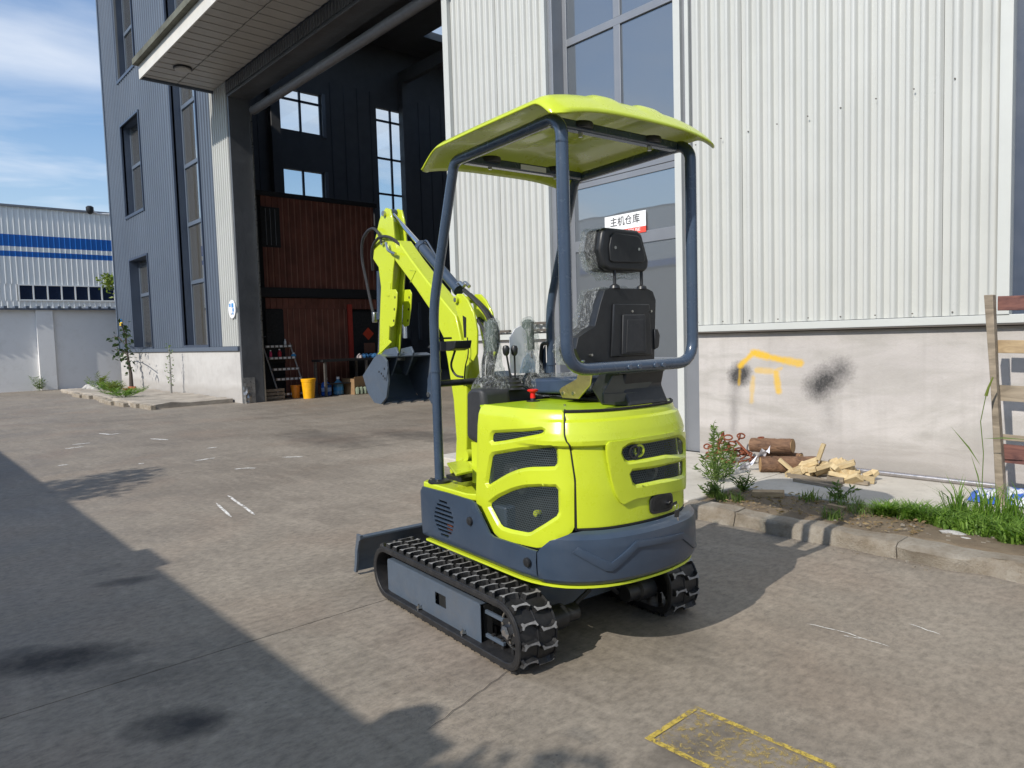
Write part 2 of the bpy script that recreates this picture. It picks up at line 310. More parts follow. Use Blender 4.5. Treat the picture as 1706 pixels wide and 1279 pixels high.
def yellow_line_mat(name, col, lo, hi, s=14):
    m, nt, b = _new(name); v = wpos(nt); b.inputs['Base Color'].default_value = (*col, 1); b.inputs['Roughness'].default_value = 0.8
    f = ramp(nt, noise(nt, v, s, 9, 0.78, 0.6), [(lo, 0.0), (hi, 1.0)])
    tr = N(nt, 'ShaderNodeBsdfTransparent'); ms = N(nt, 'ShaderNodeMixShader')
    nt.links.new(f, ms.inputs[0]); nt.links.new(tr.outputs[0], ms.inputs[1]); nt.links.new(b.outputs[0], ms.inputs[2])
    nt.links.new(ms.outputs[0], nt.nodes['Material Output'].inputs['Surface']); return m
YLINE = yellow_line_mat('worn_yellow_paint', (0.50, 0.37, 0.07), 0.43, 0.56, 30)
SCUFF = yellow_line_mat('white_scuff', (0.74, 0.72, 0.68), 0.38, 0.54, 26)
YFILL = yellow_line_mat('faded_yellow_dust', (0.40, 0.30, 0.11), 0.52, 0.62, 34)
CRACKM = simple('joint_dirt', (0.035, 0.03, 0.027), 0.9)

def leaf_mat(name, c1, c2):
    m, nt, b = _new(name); v = wpos(nt)
    oi = N(nt, 'ShaderNodeNewGeometry').outputs['Random Per Island']
    c = ramp(nt, oi, [(0.0, c1), (1.0, c2)]); nt.links.new(c, b.inputs['Base Color']); b.inputs['Roughness'].default_value = 0.5
    b.inputs['Specular IOR Level'].default_value = 0.3
    tl = N(nt, 'ShaderNodeBsdfTranslucent'); nt.links.new(mixrgb(nt, 1.0, c, (1.6, 1.9, 0.7), 'MULTIPLY'), tl.inputs[0])
    ms = N(nt, 'ShaderNodeMixShader'); ms.inputs[0].default_value = 0.3
    nt.links.new(b.outputs[0], ms.inputs[1]); nt.links.new(tl.outputs[0], ms.inputs[2]); nt.links.new(ms.outputs[0], nt.nodes['Material Output'].inputs['Surface'])
    return m
GRASS = leaf_mat('grass_blades', (0.055, 0.125, 0.018), (0.19, 0.30, 0.05))
WEED = leaf_mat('weed_leaves', (0.06, 0.11, 0.025), (0.16, 0.22, 0.06))
LEAFD = leaf_mat('dark_leaves', (0.018, 0.035, 0.015), (0.05, 0.085, 0.025))
LEAFY = leaf_mat('yellow_green_leaves', (0.10, 0.13, 0.02), (0.20, 0.24, 0.05))
DRYM = leaf_mat('dry_leaves', (0.16, 0.10, 0.05), (0.32, 0.24, 0.14))
BARKM = simple('bark', (0.055, 0.042, 0.032), 0.9, 0, 0.4, 30, 0.01, 40)

def wood(name, a, bcol, axis_scale=(1, 1, 1), s=18, bm=0.003):
    m, nt, b = _new(name); v = opos(nt)
    c = ramp(nt, noise(nt, v, s, 6, 0.6, 0.8, mapscale=axis_scale), [(0.32, a), (0.68, bcol)])
    rd = N(nt, 'ShaderNodeObjectInfo').outputs['Random']
    c = mixrgb(nt, 1.0, c, ramp(nt, rd, [(0, 0.82), (1, 1.12)]), 'MULTIPLY')
    nt.links.new(c, b.inputs['Base Color']); b.inputs['Roughness'].default_value = 0.75
    bump(nt, b, noise(nt, v, s*2, 6, 0.7, mapscale=axis_scale), bm, 0.7); return m
FRESHW = wood('fresh_cut_wood', (0.42, 0.30, 0.15), (0.60, 0.48, 0.28), (0.3, 1, 1))
OLDW = wood('weathered_wood', (0.15, 0.12, 0.085), (0.33, 0.27, 0.20), (0.2, 1, 1))
LOGB = wood('log_bark', (0.10, 0.050, 0.028), (0.28, 0.155, 0.085), (0.5, 1.6, 1.6), 14, 0.02)
LOGE = wood('log_end', (0.33, 0.19, 0.08), (0.50, 0.32, 0.15), (1, 1, 1), 20)
REDB = wood('red_painted_board', (0.075, 0.030, 0.028), (0.20, 0.085, 0.065), (0.3, 1, 1))
BOARD = wood('tan_board', (0.22, 0.15, 0.085), (0.42, 0.31, 0.18), (0.3, 1, 1))
CARD = simple('cardboard', (0.26, 0.16, 0.08), 0.8, 0, 0.15, 6)
YBUCK = simple('yellow_bucket_plastic', (0.85, 0.42, 0.01), 0.3)
OBUCK = simple('orange_bucket_plastic', (0.75, 0.25, 0.02), 0.35)
BLUEB = simple('blue_bottle_plastic', (0.02, 0.10, 0.42), 0.15)
PALEB = simple('pale_blue_bottle_plastic', (0.10, 0.28, 0.45), 0.15)
PINKB = simple('pink_can', (0.62, 0.03, 0.12), 0.4)
CYANB = simple('blue_label', (0.05, 0.30, 0.62), 0.4)
WHITEP = simple('white_plastic', (0.70, 0.70, 0.70), 0.4)
RACKM = simple('rack_steel', (0.16, 0.15, 0.14), 0.5, 0.5, 0.3, 20)
SIGNW = simple('sign_white', (0.80, 0.80, 0.80), 0.35)
SIGNR = simple('sign_red', (0.80, 0.085, 0.055), 0.35)
SIGNB = simple('sign_blue', (0.04, 0.25, 0.60), 0.35)
INK = simple('black_ink', (0.012, 0.012, 0.014), 0.4)
TERRA = simple('red_brick', (0.42, 0.13, 0.06), 0.8, 0, 0.2, 20)

# ------------------------------------------------------------------ mesh helpers
COL = sc.collection
def finish(me, smooth=True, ang=35):
    if smooth:
        for p in me.polygons: p.use_smooth = True
        me.set_sharp_from_angle(angle=R(ang))
def obj(name, me, mat=None, parent=None, **props):
    o = bpy.data.objects.new(name, me); COL.objects.link(o)
    if mat is not None and not me.materials: me.materials.append(mat)
    if parent is not None: o.parent = parent
    for k, v in props.items(): o[k] = v
    return o
def empty(name, loc=(0, 0, 0), rz=0.0, **props):
    o = bpy.data.objects.new(name, None); COL.objects.link(o); o.empty_display_size = .1
    o.location = loc; o.rotation_euler = (0, 0, rz)
    for k, v in props.items(): o[k] = v
    return o
class MB:
    """collects shapes, builds ONE mesh object"""
    def __init__(s): s.v = []; s.f = []; s.mi = []; s.k = 0
    def add(s, vs, fs):
        n = len(s.v); s.v += [tuple(p) for p in vs]; s.f += [tuple(i+n for i in f) for f in fs]; s.mi += [s.k]*len(fs); return s
    def box(s, a, b):
        (x0, y0, z0), (x1, y1, z1) = a, b
        x0, x1 = min(x0, x1), max(x0, x1); y0, y1 = min(y0, y1), max(y0, y1); z0, z1 = min(z0, z1), max(z0, z1)
        return s.add([(x0, y0, z0), (x1, y0, z0), (x1, y1, z0), (x0, y1, z0), (x0, y0, z1), (x1, y0, z1), (x1, y1, z1), (x0, y1, z1)],
                     [(0, 3, 2, 1), (4, 5, 6, 7), (0, 1, 5, 4), (1, 2, 6, 5), (2, 3, 7, 6), (3, 0, 4, 7)])
    def obox(s, c, dims, M=None):
        hx, hy, hz = (d/2 for d in dims); M = M or Matrix.Identity(3)
        vs = [Vector(c)+M@Vector((x*hx, y*hy, z*hz)) for z in (-1, 1) for x, y in ((-1, -1), (1, -1), (1, 1), (-1, 1))]
        return s.add(vs, [(0, 3, 2, 1), (4, 5, 6, 7), (0, 1, 5, 4), (1, 2, 6, 5), (2, 3, 7, 6), (3, 0, 4, 7)])
    def prism(s, poly, a, b, axis='y'):
        """extrude a 2-D outline (list of pairs) between coordinates a and b of the axis"""
        A = sum(poly[i][0]*poly[(i+1) % len(poly)][1]-poly[(i+1) % len(poly)][0]*poly[i][1] for i in range(len(poly)))
        if A < 0: poly = poly[::-1]
        f = {'y': lambda p, t: (p[0], t, p[1]), 'x': lambda p, t: (t, p[0], p[1]), 'z': lambda p, t: (p[0], p[1], t)}[axis]
        n = len(poly); vs = [f(p, a) for p in poly]+[f(p, b) for p in poly]
        tri = tessellate_polygon([[Vector((p[0], p[1], 0)) for p in poly]])
        fs = [tuple(t) for t in tri]+[tuple(n+i for i in reversed(t)) for t in tri]+[(i, i+n, (i+1) % n+n, (i+1) % n) for i in range(n)]
        return s.add(vs, fs)
    def cyl(s, p, q, r, r2=None, n=16, cap=True):
        p, q = Vector(p), Vector(q); r2 = r if r2 is None else r2
        d = (q-p).normalized(); u = d.orthogonal().normalized(); w = d.cross(u)
        ring = lambda c, rr: [c+(u*math.cos(2*math.pi*i/n)+w*math.sin(2*math.pi*i/n))*rr for i in range(n)]
        vs = ring(p, r)+ring(q, r2); fs = [(i, (i+1) % n, (i+1) % n+n, i+n) for i in range(n)]
        if cap: fs += [tuple(range(n))[::-1], tuple(range(n, 2*n))]
        return s.add(vs, fs)
    def lathe(s, c, prof, n=20, axis='z'):
        """profile of (radius, height)"""
        vs = []; fs = []
        for r, h in prof:
            for i in range(n):
                a = 2*math.pi*i/n; x, y = r*math.cos(a), r*math.sin(a)
                vs.append({'z': (c[0]+x, c[1]+y, c[2]+h), 'y': (c[0]+x, c[1]+h, c[2]+y), 'x': (c[0]+h, c[1]+x, c[2]+y)}[axis])
        for k in range(len(prof)-1):
            for i in range(n):
                j = (i+1) % n; fs.append((k*n+i, k*n+j, (k+1)*n+j, (k+1)*n+i))
        fs.append(tuple(range(n))[::-1]); fs.append(tuple(range((len(prof)-1)*n, len(prof)*n)))
        return s.add(vs, fs)
    def tube(s, path, r, n=12, fillet=0.0, cap=True, closed=False):
        P = [Vector(p) for p in path]
        if fillet > 0:
            Q = []
            idx = range(len(P))
            for i in idx:
                if not closed and i in (0, len(P)-1): Q.append(P[i]); continue
                a, b_, c_ = P[i-1], P[i], P[(i+1) % len(P)]
                u, w = (a-b_), (c_-b_); k = min(fillet, u.length*.48, w.length*.48); u.normalize(); w.normalize()
                s0, s1 = b_+u*k, b_+w*k
                for t in range(7):
                    t /= 6; Q.append(s0*(1-t)**2+b_*2*t*(1-t)+s1*t*t)
            P = Q
        m = len(P); T = []
        for i in range(m):
            if closed: T.append((P[(i+1) % m]-P[i-1]).normalized())
            else: T.append((P[min(i+1, m-1)]-P[max(i-1, 0)]).normalized())
        u = T[0].orthogonal().normalized(); vs = []
        for i in range(m):
            if i: u = (u-T[i]*u.dot(T[i])).normalized()
            w = T[i].cross(u); rr = r(i/(m-1)) if callable(r) else r
            vs += [P[i]+(u*math.cos(2*math.pi*k/n)+w*math.sin(2*math.pi*k/n))*rr for k in range(n)]
        fs = [(i*n+k, i*n+(k+1) % n, (i+1)*n+(k+1) % n, (i+1)*n+k) for i in range(m-1) for k in range(n)]
        if closed: fs += [((m-1)*n+k, (m-1)*n+(k+1) % n, (k+1) % n, k) for k in range(n)]
        elif cap: fs += [tuple(range(n))[::-1], tuple(range((m-1)*n, m*n))]
        return s.add(vs, fs)
    def mesh(s, name='m', smooth=True, ang=35):
        me = bpy.data.meshes.new(name); me.from_pydata(s.v, [], s.f); me.validate(); 
        if any(s.mi) and len(me.polygons) == len(s.mi):
            for p, k in zip(me.polygons, s.mi): p.material_index = k
        bm = bmesh.new(); bm.from_mesh(me); bmesh.ops.recalc_face_normals(bm, faces=bm.faces); bm.to_mesh(me); bm.free()
        finish(me, smooth, ang); return me
    def build(s, name, mat=None, parent=None, smooth=True, ang=35, bevel=0.0, seg=2, **props):
        me = s.mesh(name, smooth, ang)
        for m in (mat if isinstance(mat, (list, tuple)) else [mat]): me.materials.append(m)
        o = obj(name, me, None, parent, **props)
        if bevel > 0:
            md = o.modifiers.new('bevel', 'BEVEL'); md.width = bevel; md.segments = seg; md.limit_method = 'ANGLE'; md.angle_limit = R(38); md.harden_normals = False
        return o
def copyo(src, name, parent=None, loc=None, rot=None, **props):
    o = src.copy(); o.name = name; COL.objects.link(o)
    if parent is not None: o.parent = parent
    if loc is not None: o.location = loc
    if rot is not None: o.rotation_euler = rot
    for k, v in props.items(): o[k] = v
    return o
def copy_tree(root, **props):
    r = root.copy(); COL.objects.link(r)
    for k, v in props.items(): r[k] = v
    for ch in list(root.children):
        c = ch.copy(); COL.objects.link(c); c.parent = r
        for g in list(ch.children):
            d = g.copy(); COL.objects.link(d); d.parent = c
    return r

PLAN_HALF=[(.70,0),(.692,.12),(.665,.235),(.61,.325),(.545,.382),(.46,.416),(.36,.43),(.1,.43),(-.3,.43),(-.7,.43)]
def _catmull(P,n=10):
    out=[]
    for i in range(len(P)-1):
        p0=P[max(i-1,0)];p1=P[i];p2=P[i+1];p3=P[min(i+2,len(P)-1)]
        if i==0: p0=(P[1][0],-P[1][1])
        for k in range(n):
            t=k/n
            out.append(tuple(.5*((2*p1[j])+(-p0[j]+p2[j])*t+(2*p0[j]-5*p1[j]+4*p2[j]-p3[j])*t*t+(-p0[j]+3*p1[j]-3*p2[j]+p3[j])*t**3) for j in (0,1)))
    out.append(P[-1]); return out
_PC=_catmull(PLAN_HALF); _PS=[0.0]
for _a,_b in zip(_PC,_PC[1:]): _PS.append(_PS[-1]+math.hypot(_b[0]-_a[0],_b[1]-_a[1]))
def _plan(s):
    a=abs(s); sg=1 if s>=0 else -1
    a=min(a,_PS[-1]-1e-6); i=0
    while _PS[i+1]<a: i+=1
    t=(a-_PS[i])/(_PS[i+1]-_PS[i]); p,q=_PC[i],_PC[i+1]
    def nrm(k):
        if k<=0: return (1.0,0.0)
        k=min(k,len(_PC)-2); u=_PC[k-1]; v=_PC[k+1]; L=math.hypot(v[0]-u[0],v[1]-u[1]); return ((v[1]-u[1])/L,-(v[0]-u[0])/L)
    n0,n1=nrm(i),nrm(i+1)
    x=p[0]+(q[0]-p[0])*t; y=p[1]+(q[1]-p[1])*t; nx=n0[0]+(n1[0]-n0[0])*t; ny=n0[1]+(n1[1]-n0[1])*t
    return x,y*sg,nx,ny*sg
def _lerp(tab,z):
    if z<=tab[0][0]: return tab[0][1]
    for (a,u),(b,v) in zip(tab,tab[1:]):
        if z<=b: return u+(v-u)*(z-a)/(b-a)
    return tab[-1][1]
HOOD_OFF=[(.5,.0),(.6,.0),(.75,.0),(.91,-.014),(.94,-.016),(.952,.004),(.97,.006),(1.0,-.002),(1.045,-.02),(1.055,-.036),(1.075,-.042),(1.092,-.055),(1.1,-.075)]
SIDE_OFF=[(.5,.0),(.8,.0),(.95,-.004),(1.02,-.008),(1.06,-.016),(1.085,-.03),(1.1,-.045)]
def surf(s,z,d=0.0):
    x,y,nx,ny=_plan(s); t=min(1.0,max(0.0,(abs(s)-.44)/.22)); o=_lerp(HOOD_OFF,z)*(1-t)+_lerp(SIDE_OFF,z)*t+d
    return (x+nx*o,y+ny*o,z)
def surf_plain(s,z,d=0.0):
    x,y,nx,ny=_plan(s); return (x+nx*d,y+ny*d,z)


def resample(loop, step):
    out = []
    for i in range(len(loop)):
        a, b = loop[i], loop[(i+1) % len(loop)]; n = max(1, int(math.hypot(b[0]-a[0], b[1]-a[1])/step))
        out += [(a[0]+(b[0]-a[0])*k/n, a[1]+(b[1]-a[1])*k/n) for k in range(n)]
    return out
def chaikin(loop, k=.22, it=1):
    for _ in range(it):
        out = []
        for i in range(len(loop)):
            a, b = loop[i], loop[(i+1) % len(loop)]; L = math.hypot(b[0]-a[0], b[1]-a[1]); t = min(k, .012/L) if L > 0 else k
            out += [(a[0]+(b[0]-a[0])*t, a[1]+(b[1]-a[1])*t), (b[0]+(a[0]-b[0])*t, b[1]+(a[1]-b[1])*t)]
        loop = out
    return loop
def area(l): return sum(l[i][0]*l[(i+1) % len(l)][1]-l[(i+1) % len(l)][0]*l[i][1] for i in range(len(l)))/2
def offset(loop, d):
    """grow (d>0) or shrink a closed outline by d"""
    sg = 1 if area(loop) > 0 else -1; out = []; n = len(loop)
    for i in range(n):
        a, b, c = loop[i-1], loop[i], loop[(i+1) % n]
        u = (b[0]-a[0], b[1]-a[1]); w = (c[0]-b[0], c[1]-b[1]); lu = math.hypot(*u) or 1; lw = math.hypot(*w) or 1
        n1 = (u[1]/lu*sg, -u[0]/lu*sg); n2 = (w[1]/lw*sg, -w[0]/lw*sg)
        k = 1+n1[0]*n2[0]+n1[1]*n2[1]; k = max(k, .5)
        out.append((b[0]+(n1[0]+n2[0])/k*d, b[1]+(n1[1]+n2[1])/k*d))
    return out
def sheet(name, outer, holes, fn, mat, parent, thick=.006, step=.035, rims=None, bevel=.0025, zcuts=(), **props):
    """a panel cut from a curved surface fn(s,z,d).  outer/holes are outlines in (s,z);
    rims = (margin, depth): every hole gets a chamfered collar sloping in to its true outline"""
    loops = [outer]; rings = []
    for h in holes:
        if rims:
            e = offset(h, rims[0]); n = len(h); ring = []
            for i in range(n):
                L = math.hypot(h[(i+1) % n][0]-h[i][0], h[(i+1) % n][1]-h[i][1]); m = max(1, int(L/.03))
                for q in range(m):
                    t = q/m; ring.append(tuple((l[i][0]+(l[(i+1) % n][0]-l[i][0])*t, l[i][1]+(l[(i+1) % n][1]-l[i][1])*t) for l in (e, h)))
            rings.append((len(sum(loops, [])), ring)); loops.append([p[0] for p in ring])
        else: loops.append(h)
    fl = [p for l in loops for p in l]
    tri = tessellate_polygon([[Vector((p[0], p[1], 0)) for p in l] for l in loops])
    bm = bmesh.new(); V = [bm.verts.new((p[0], p[1], 0)) for p in fl]
    for t in tri:
        try: bm.faces.new([V[i] for i in t])
        except ValueError: pass
    for st, ring in rings:                       # the chamfered collars, in the same flat space
        m = len(ring); B = [bm.verts.new((p[1][0], p[1][1], -rims[1])) for p in ring]
        for i in range(m): bm.faces.new([V[st+i], V[st+(i+1) % m], B[(i+1) % m], B[i]])
    s0, s1 = min(p[0] for p in fl), max(p[0] for p in fl); z0, z1 = min(p[1] for p in fl), max(p[1] for p in fl)
    k = math.ceil(s0/step)
    while k*step < s1:
        bmesh.ops.bisect_plane(bm, geom=bm.verts[:]+bm.edges[:]+bm.faces[:], plane_co=(k*step, 0, 0), plane_no=(1, 0, 0), dist=1e-5); k += 1
    for z in zcuts:
        if z0 < z < z1: bmesh.ops.bisect_plane(bm, geom=bm.verts[:]+bm.edges[:]+bm.faces[:], plane_co=(0, z, 0), plane_no=(0, 1, 0), dist=1e-5)
    for v in bm.verts: v.co = Vector(fn(v.co.x, v.co.y, v.co.z))
    bmesh.ops.remove_doubles(bm, verts=bm.verts, dist=2e-4)
    bmesh.ops.recalc_face_normals(bm, faces=bm.faces)
    # face normals outward (away from local centre line)
    big = max(bm.faces, key=lambda f: f.calc_area()); c = big.calc_center_median()
    ref = Vector((c.x+.1, c.y*3, 0))
    if big.normal.dot(ref) < 0: bmesh.ops.reverse_faces(bm, faces=bm.faces)
    me = bpy.data.meshes.new(name); bm.to_mesh(me); bm.free(); finish(me, True, 30)
    o = obj(name, me, mat, parent, **props)
    if thick: md = o.modifiers.new('solid', 'SOLIDIFY'); md.thickness = thick; md.offset = -1
    if bevel: md = o.modifiers.new('bevel', 'BEVEL'); md.width = bevel; md.segments = 2; md.limit_method = 'ANGLE'; md.angle_limit = R(45)
    return o
# ------------------------------------------------------------------ ground
FY = 6.6                                        # the workshop's front wall
g = MB().box((-130, -90, -.4), (90, 130, -.03)).build('ground', CRACKM, None, False, kind='structure')
yard = empty('yard_pavement', (0, 0, 0), kind='structure')
xs = [-73.3, -68.3, -63.3, -58.3, -53.3, -48.3, -43.3, -38.3, -33.3, -28.3, -23.3, -18.3, -13.3, -8.3, -3.305, 1.7, 6.7, 11.7, 16.7]
for i in range(len(xs)-1):
    MB().box((xs[i]+.003, -60, -.12), (xs[i+1]-.003, 40, 0)).build('slab', GROUND, yard, False)
def ribbon(pts, w, z=.004):
    m = MB()
    L, Rr = [], []
    for i, p in enumerate(pts):
        a = Vector(pts[max(i-1, 0)]); b = Vector(pts[min(i+1, len(pts)-1)]); d = (b-a).normalized(); nn = Vector((-d.y, d.x))*w*(.5 if 0 < i < len(pts)-1 else .15)
        L.append((p[0]+nn.x, p[1]+nn.y, z)); Rr.append((p[0]-nn.x, p[1]-nn.y, z))
    n = len(pts); return m.add(L+Rr, [(i, i+1, n+i+1, n+i) for i in range(n-1)])
# thin crack running under the digger
cp = []
for i in range(14):
    t = i/13; cp.append((-2.07-.16*t+random.uniform(-.008, .008), 1.40+.62*t))
ribbon(cp, .0028).build('pavement_crack', CRACKM, None, False, kind='structure')
# worn yellow parking rectangle
ym = MB(); x0, x1, y0, y1, w = -1.495, -.30, 1.905, 2.212, .022
ym.box((x0, y0, .0035), (x1, y0+w, .004)); ym.box((x0, y1-w, .0035), (x1, y1, .004)); ym.box((x0, y0+w, .0035), (x0+w, y1-w, .004))
ym.build('yellow_floor_marking', YLINE, None, False, kind='structure')
MB().box((x0+w+.002, y0+w+.002, .0015), (x1, y1-w-.002, .002)).build('faded_yellow_patch', YFILL, None, False, kind='structure')
# scratches left by steel tracks and forks
sc_list = [[(-6.698,2.399),(-6.256,2.341),(-5.758,2.272)], [(-6.475,2.210),(-5.831,2.103)], [(-13.426,2.761),(-13.079,2.835),(-13.106,2.992)], [(-11.767,1.970),(-11.805,2.217)], [(-8.077,2.976),(-8.041,3.099),(-7.939,3.182)], [(-8.438,3.705),(-8.264,3.898)], [(-10.133,1.603),(-10.110,1.726)], [(-10.053,3.353),(-10.049,3.489)],
           [(-1.550,3.223),(-1.406,3.248),(-1.189,3.227)], [(-1.215,3.548),(-1.077,3.512)], [(-9.072,2.875),(-9.103,3.124)], [(-9.428,2.326),(-9.414,2.390)], [(-1.374,3.205),(-1.292,3.231)], [(-12.193,2.137),(-12.179,2.369)], [(-11.890,3.125),(-11.486,3.268)]]
for k, pts in enumerate(sc_list):
    q = []
    for i in range(len(pts)-1):
        for t in range(5): q.append((pts[i][0]+(pts[i+1][0]-pts[i][0])*t/5, pts[i][1]+(pts[i+1][1]-pts[i][1])*t/5))
    q.append(pts[-1]); dist = math.hypot(*q[0])
    ribbon([(a+random.uniform(-1, 1)*.004, b+random.uniform(-1, 1)*.004) for a, b in q], .003+(.005*dist if k > 1 else .003*dist) if k not in (8, 9, 12) else .006).build('scratch_mark', SCUFF, None, False, kind='structure')

# concrete apron, curb and the strip of soil along the wall
bx = MB().box((-3.16, 5.34, 0), (14, FY-.02, .10)); bx.build('concrete_apron', PLATF, None, False, bevel=.006, kind='structure')
MB().box((-6.50, 4.62, 0), (-3.165, FY-.02, .104)).build('door_ramp', PLATF, None, False, bevel=.012, kind='structure')
def lumpy(x0, x1, y0, y1, z0, z1, nx, ny, amp, zamp=None):
    """slab whose top and front face are uneven"""
    zamp = amp if zamp is None else zamp; m = MB(); P = {}
    from mathutils import noise as mn
    for i in range(nx+1):
        for j in range(ny+3):
            x = x0+(x1-x0)*i/nx
            if j == 0: y, z = y0-.012, z0
            elif j == 1: y, z = y0-.002, z1-.02-.012*abs(mn.noise((x*5, 3, 1)))
            elif j == ny+2: y, z = y1, z0
            else: y, z = y0+.014+(y1-y0-.014)*(j-2)/max(1, ny-1), z1
            nz = mn.noise((x*2.6, y*2.6, .3))*.6+mn.noise((x*9, y*9, 2))*.4
            if 2 <= j < ny+2: z += nz*zamp
            if j in (0, 1, 2): y += mn.noise((x*4, z*9, 7))*amp
            P[i, j] = len(m.v); m.v.append((x, y, z))
    for i in range(nx):
        for j in range(ny+2): m.f.append((P[i, j], P[i+1, j], P[i+1, j+1], P[i, j+1])); m.mi.append(0)
    m.f.append(tuple(P[0, j] for j in range(ny+3))); m.f.append(tuple(P[nx, j] for j in range(ny+3))[::-1]); m.mi += [0, 0]
    return m
curb = empty('curb', (0, 0, 0), kind='structure')
cx = [-3.16, -2.72, -1.62, -.55, .5, 1.6, 2.7, 4.2, 6.5, 10, 14]
for i in range(len(cx)-1):
    lumpy(cx[i]+.003, cx[i+1]-.003, 4.535, 4.70, -.02, .10+random.uniform(-.006, .004), int((cx[i+1]-cx[i])/.015), 7, .085, .022).build('curb_stone', CURB, curb, True, ang=60)
lumpy(-3.155, 14, 4.71, 5.335, .0, .088, 400, 16, .0, .03).build('soil_strip', SOIL, None, True, ang=70, kind='structure')

# ------------------------------------------------------------------ sheet metal
def corr(x0, x1, z0, z1, y, pitch=.1, depth=.022, shape='sine', yaxis=False):
    """profiled steel sheet facing -Y (or, with yaxis, facing +X at x=y spanning Y x0..x1)"""
    m = MB(); pts = []
    n = max(1, round((x1-x0)/pitch)); p = (x1-x0)/n
    if shape == 'sine':
        for i in range(n):
            for t, q in ((0, 0), (.36, 0), (.42, .08), (.47, .35), (.53, .75), (.59, .97), (.65, 1), (.76, 1), (.82, .97), (.88, .75), (.94, .35), (.98, .08)): pts.append((x0+(i+t)*p, -depth*q))
        pts.append((x1, 0))
    else:
        for i in range(n):
            a = x0+i*p; pts += [(a, 0), (a+p*.70, 0), (a+p*.78, -depth), (a+p*.92, -depth)]
        pts.append((x1, 0))
    k = len(pts)
    f = (lambda px_, o, z: (px_, y+o, z)) if not yaxis else (lambda px_, o, z: (y-o, px_, z))
    m.add([f(a, o, z0) for a, o in pts]+[f(a, o, z1) for a, o in pts], [(i, i+1, k+i+1, k+i) for i in range(k-1)])
    return m
WS = empty('workshop_building', (-12, FY, 0), label='tall factory workshop clad in off-white and blue-grey ribbed steel with a large open doorway', category='building')
def W(o):                                        # parts are written in yard coordinates
    o.location = (12, -FY, 0); return o
def wpart(mb, name, mat, **kw): return W(mb.build(name, mat, WS, **kw))
TOPZ = 14.5
# -- right bay: plaster plinth, flashing, corrugated sheets
wpart(MB().box((-4.36, FY, 0), (14, FY+.24, 1.375)), 'plinth_wall', PLASTER_R, smooth=False)
fl = MB().box((-4.36, FY-.07, 1.385), (14, FY+.02, 1.395)).box((-4.36, FY-.02, 1.375), (14, FY+.02, 1.385))
wpart(fl, 'drip_edge', SCREWM, smooth=False)
wpart(MB().box((-4.40, FY-.06, 1.398), (14, FY+.02, 1.465)), 'sill_flashing', TRIMM, smooth=False, bevel=.004)
xx = [-4.40, -3.83, -2.93, -2.03, -1.63]
for i in range(4):
    wpart(corr(xx[i], xx[i+1]-.002, 1.47, TOPZ, FY+.004*(i % 2), .117, .040), 'wall_sheet', WHITEM, ang=50)
wpart(MB().box((-4.40, FY+.03, 1.47), (-1.5, FY+.20, TOPZ)), 'wall_core', INWALL, smooth=False)
for z in (1.50, 3.35, 5.2):
    x = -4.34
    while x < -1.7:
        wpart(MB().cyl((x, FY-.048, z), (x, FY-.036, z), .006, n=6), 'sheet_screw', SCREWM, smooth=False); x += .3
wpart(MB().box((-1.63, FY-.07, 1.465), (-1.545, FY+.2, TOPZ)), 'corner_trim', TRIMM, smooth=False, bevel=.004)
# glazing to the right of the trim
wpart(MB().box((-1.545, FY+.02, 1.465), (-1.43, FY+.2, TOPZ)), 'window_reveal', DARKF, smooth=False)
wf = wpart(MB().box((-1.43, FY+.06, 1.465), (-1.37, FY+.14, TOPZ)).box((-1.37, FY+.06, 1.465), (14, FY+.14, 1.53)).box((-1.37, FY+.06, 3.2), (14, FY+.14, 3.27)).box((.2, FY+.06, 1.53), (.27, FY+.14, TOPZ)), 'window', DARKF, smooth=False)
MB().box((-1.37, FY+.09, 1.53), (14, FY+.10, TOPZ)).build('pane', GLASS_WIN, wf, smooth=False)

# -- door bay (recessed .2)
DY = FY+.20
wpart(MB().box((-6.50, FY-.01, .104), (-6.425, DY+.06, TOPZ)), 'door_reveal', GREYF, smooth=False, bevel=.003)
wpart(MB().box((-4.615, FY-.03, .104), (-4.530, DY+.06, TOPZ)), 'door_trim', TRIMM, smooth=False, bevel=.003)
wpart(MB().box((-4.530, FY+.02, .104), (-4.36, FY+.10, TOPZ)), 'gap_strip', GREYF, smooth=False)
wpart(MB().box((-4.47, FY-.03, 1.33), (-4.425, FY+.02, TOPZ)), 'edge_flashing', TRIMM, smooth=False)
fr = MB()
fr.box((-6.425, DY-.02, .104), (-6.36, DY+.04, TOPZ)).box((-4.68, DY-.02, .104), (-4.615, DY+.04, TOPZ))
for z0, z1 in ((3.31, 3.50), (5.03, 5.12), (6.9, 6.99), (8.8, 8.89), (10.7, 10.8), (12.6, 12.7)): fr.box((-6.36, DY-.02, z0), (-4.68, DY+.04, z1))
for z0, z1 in ((3.50, 5.03), (5.12, 6.9), (6.99, 8.8), (8.89, 10.7), (10.8, 12.6)): fr.box((-5.60, DY-.02, z0), (-5.50, DY+.04, z1))
WF = wpart(fr, 'window', GREYF, smooth=False, bevel=.003)
for z0, z1 in ((3.50, 5.03), (5.12, 6.9), (6.99, 8.8), (8.89, 10.7), (10.8, 12.6)):
    for a, b_ in ((-6.36, -5.60), (-5.50, -4.68)): MB().box((a, DY+.005, z0), (b_, DY+.012, z1)).build('pane', GLASS_TALL, WF, smooth=False)
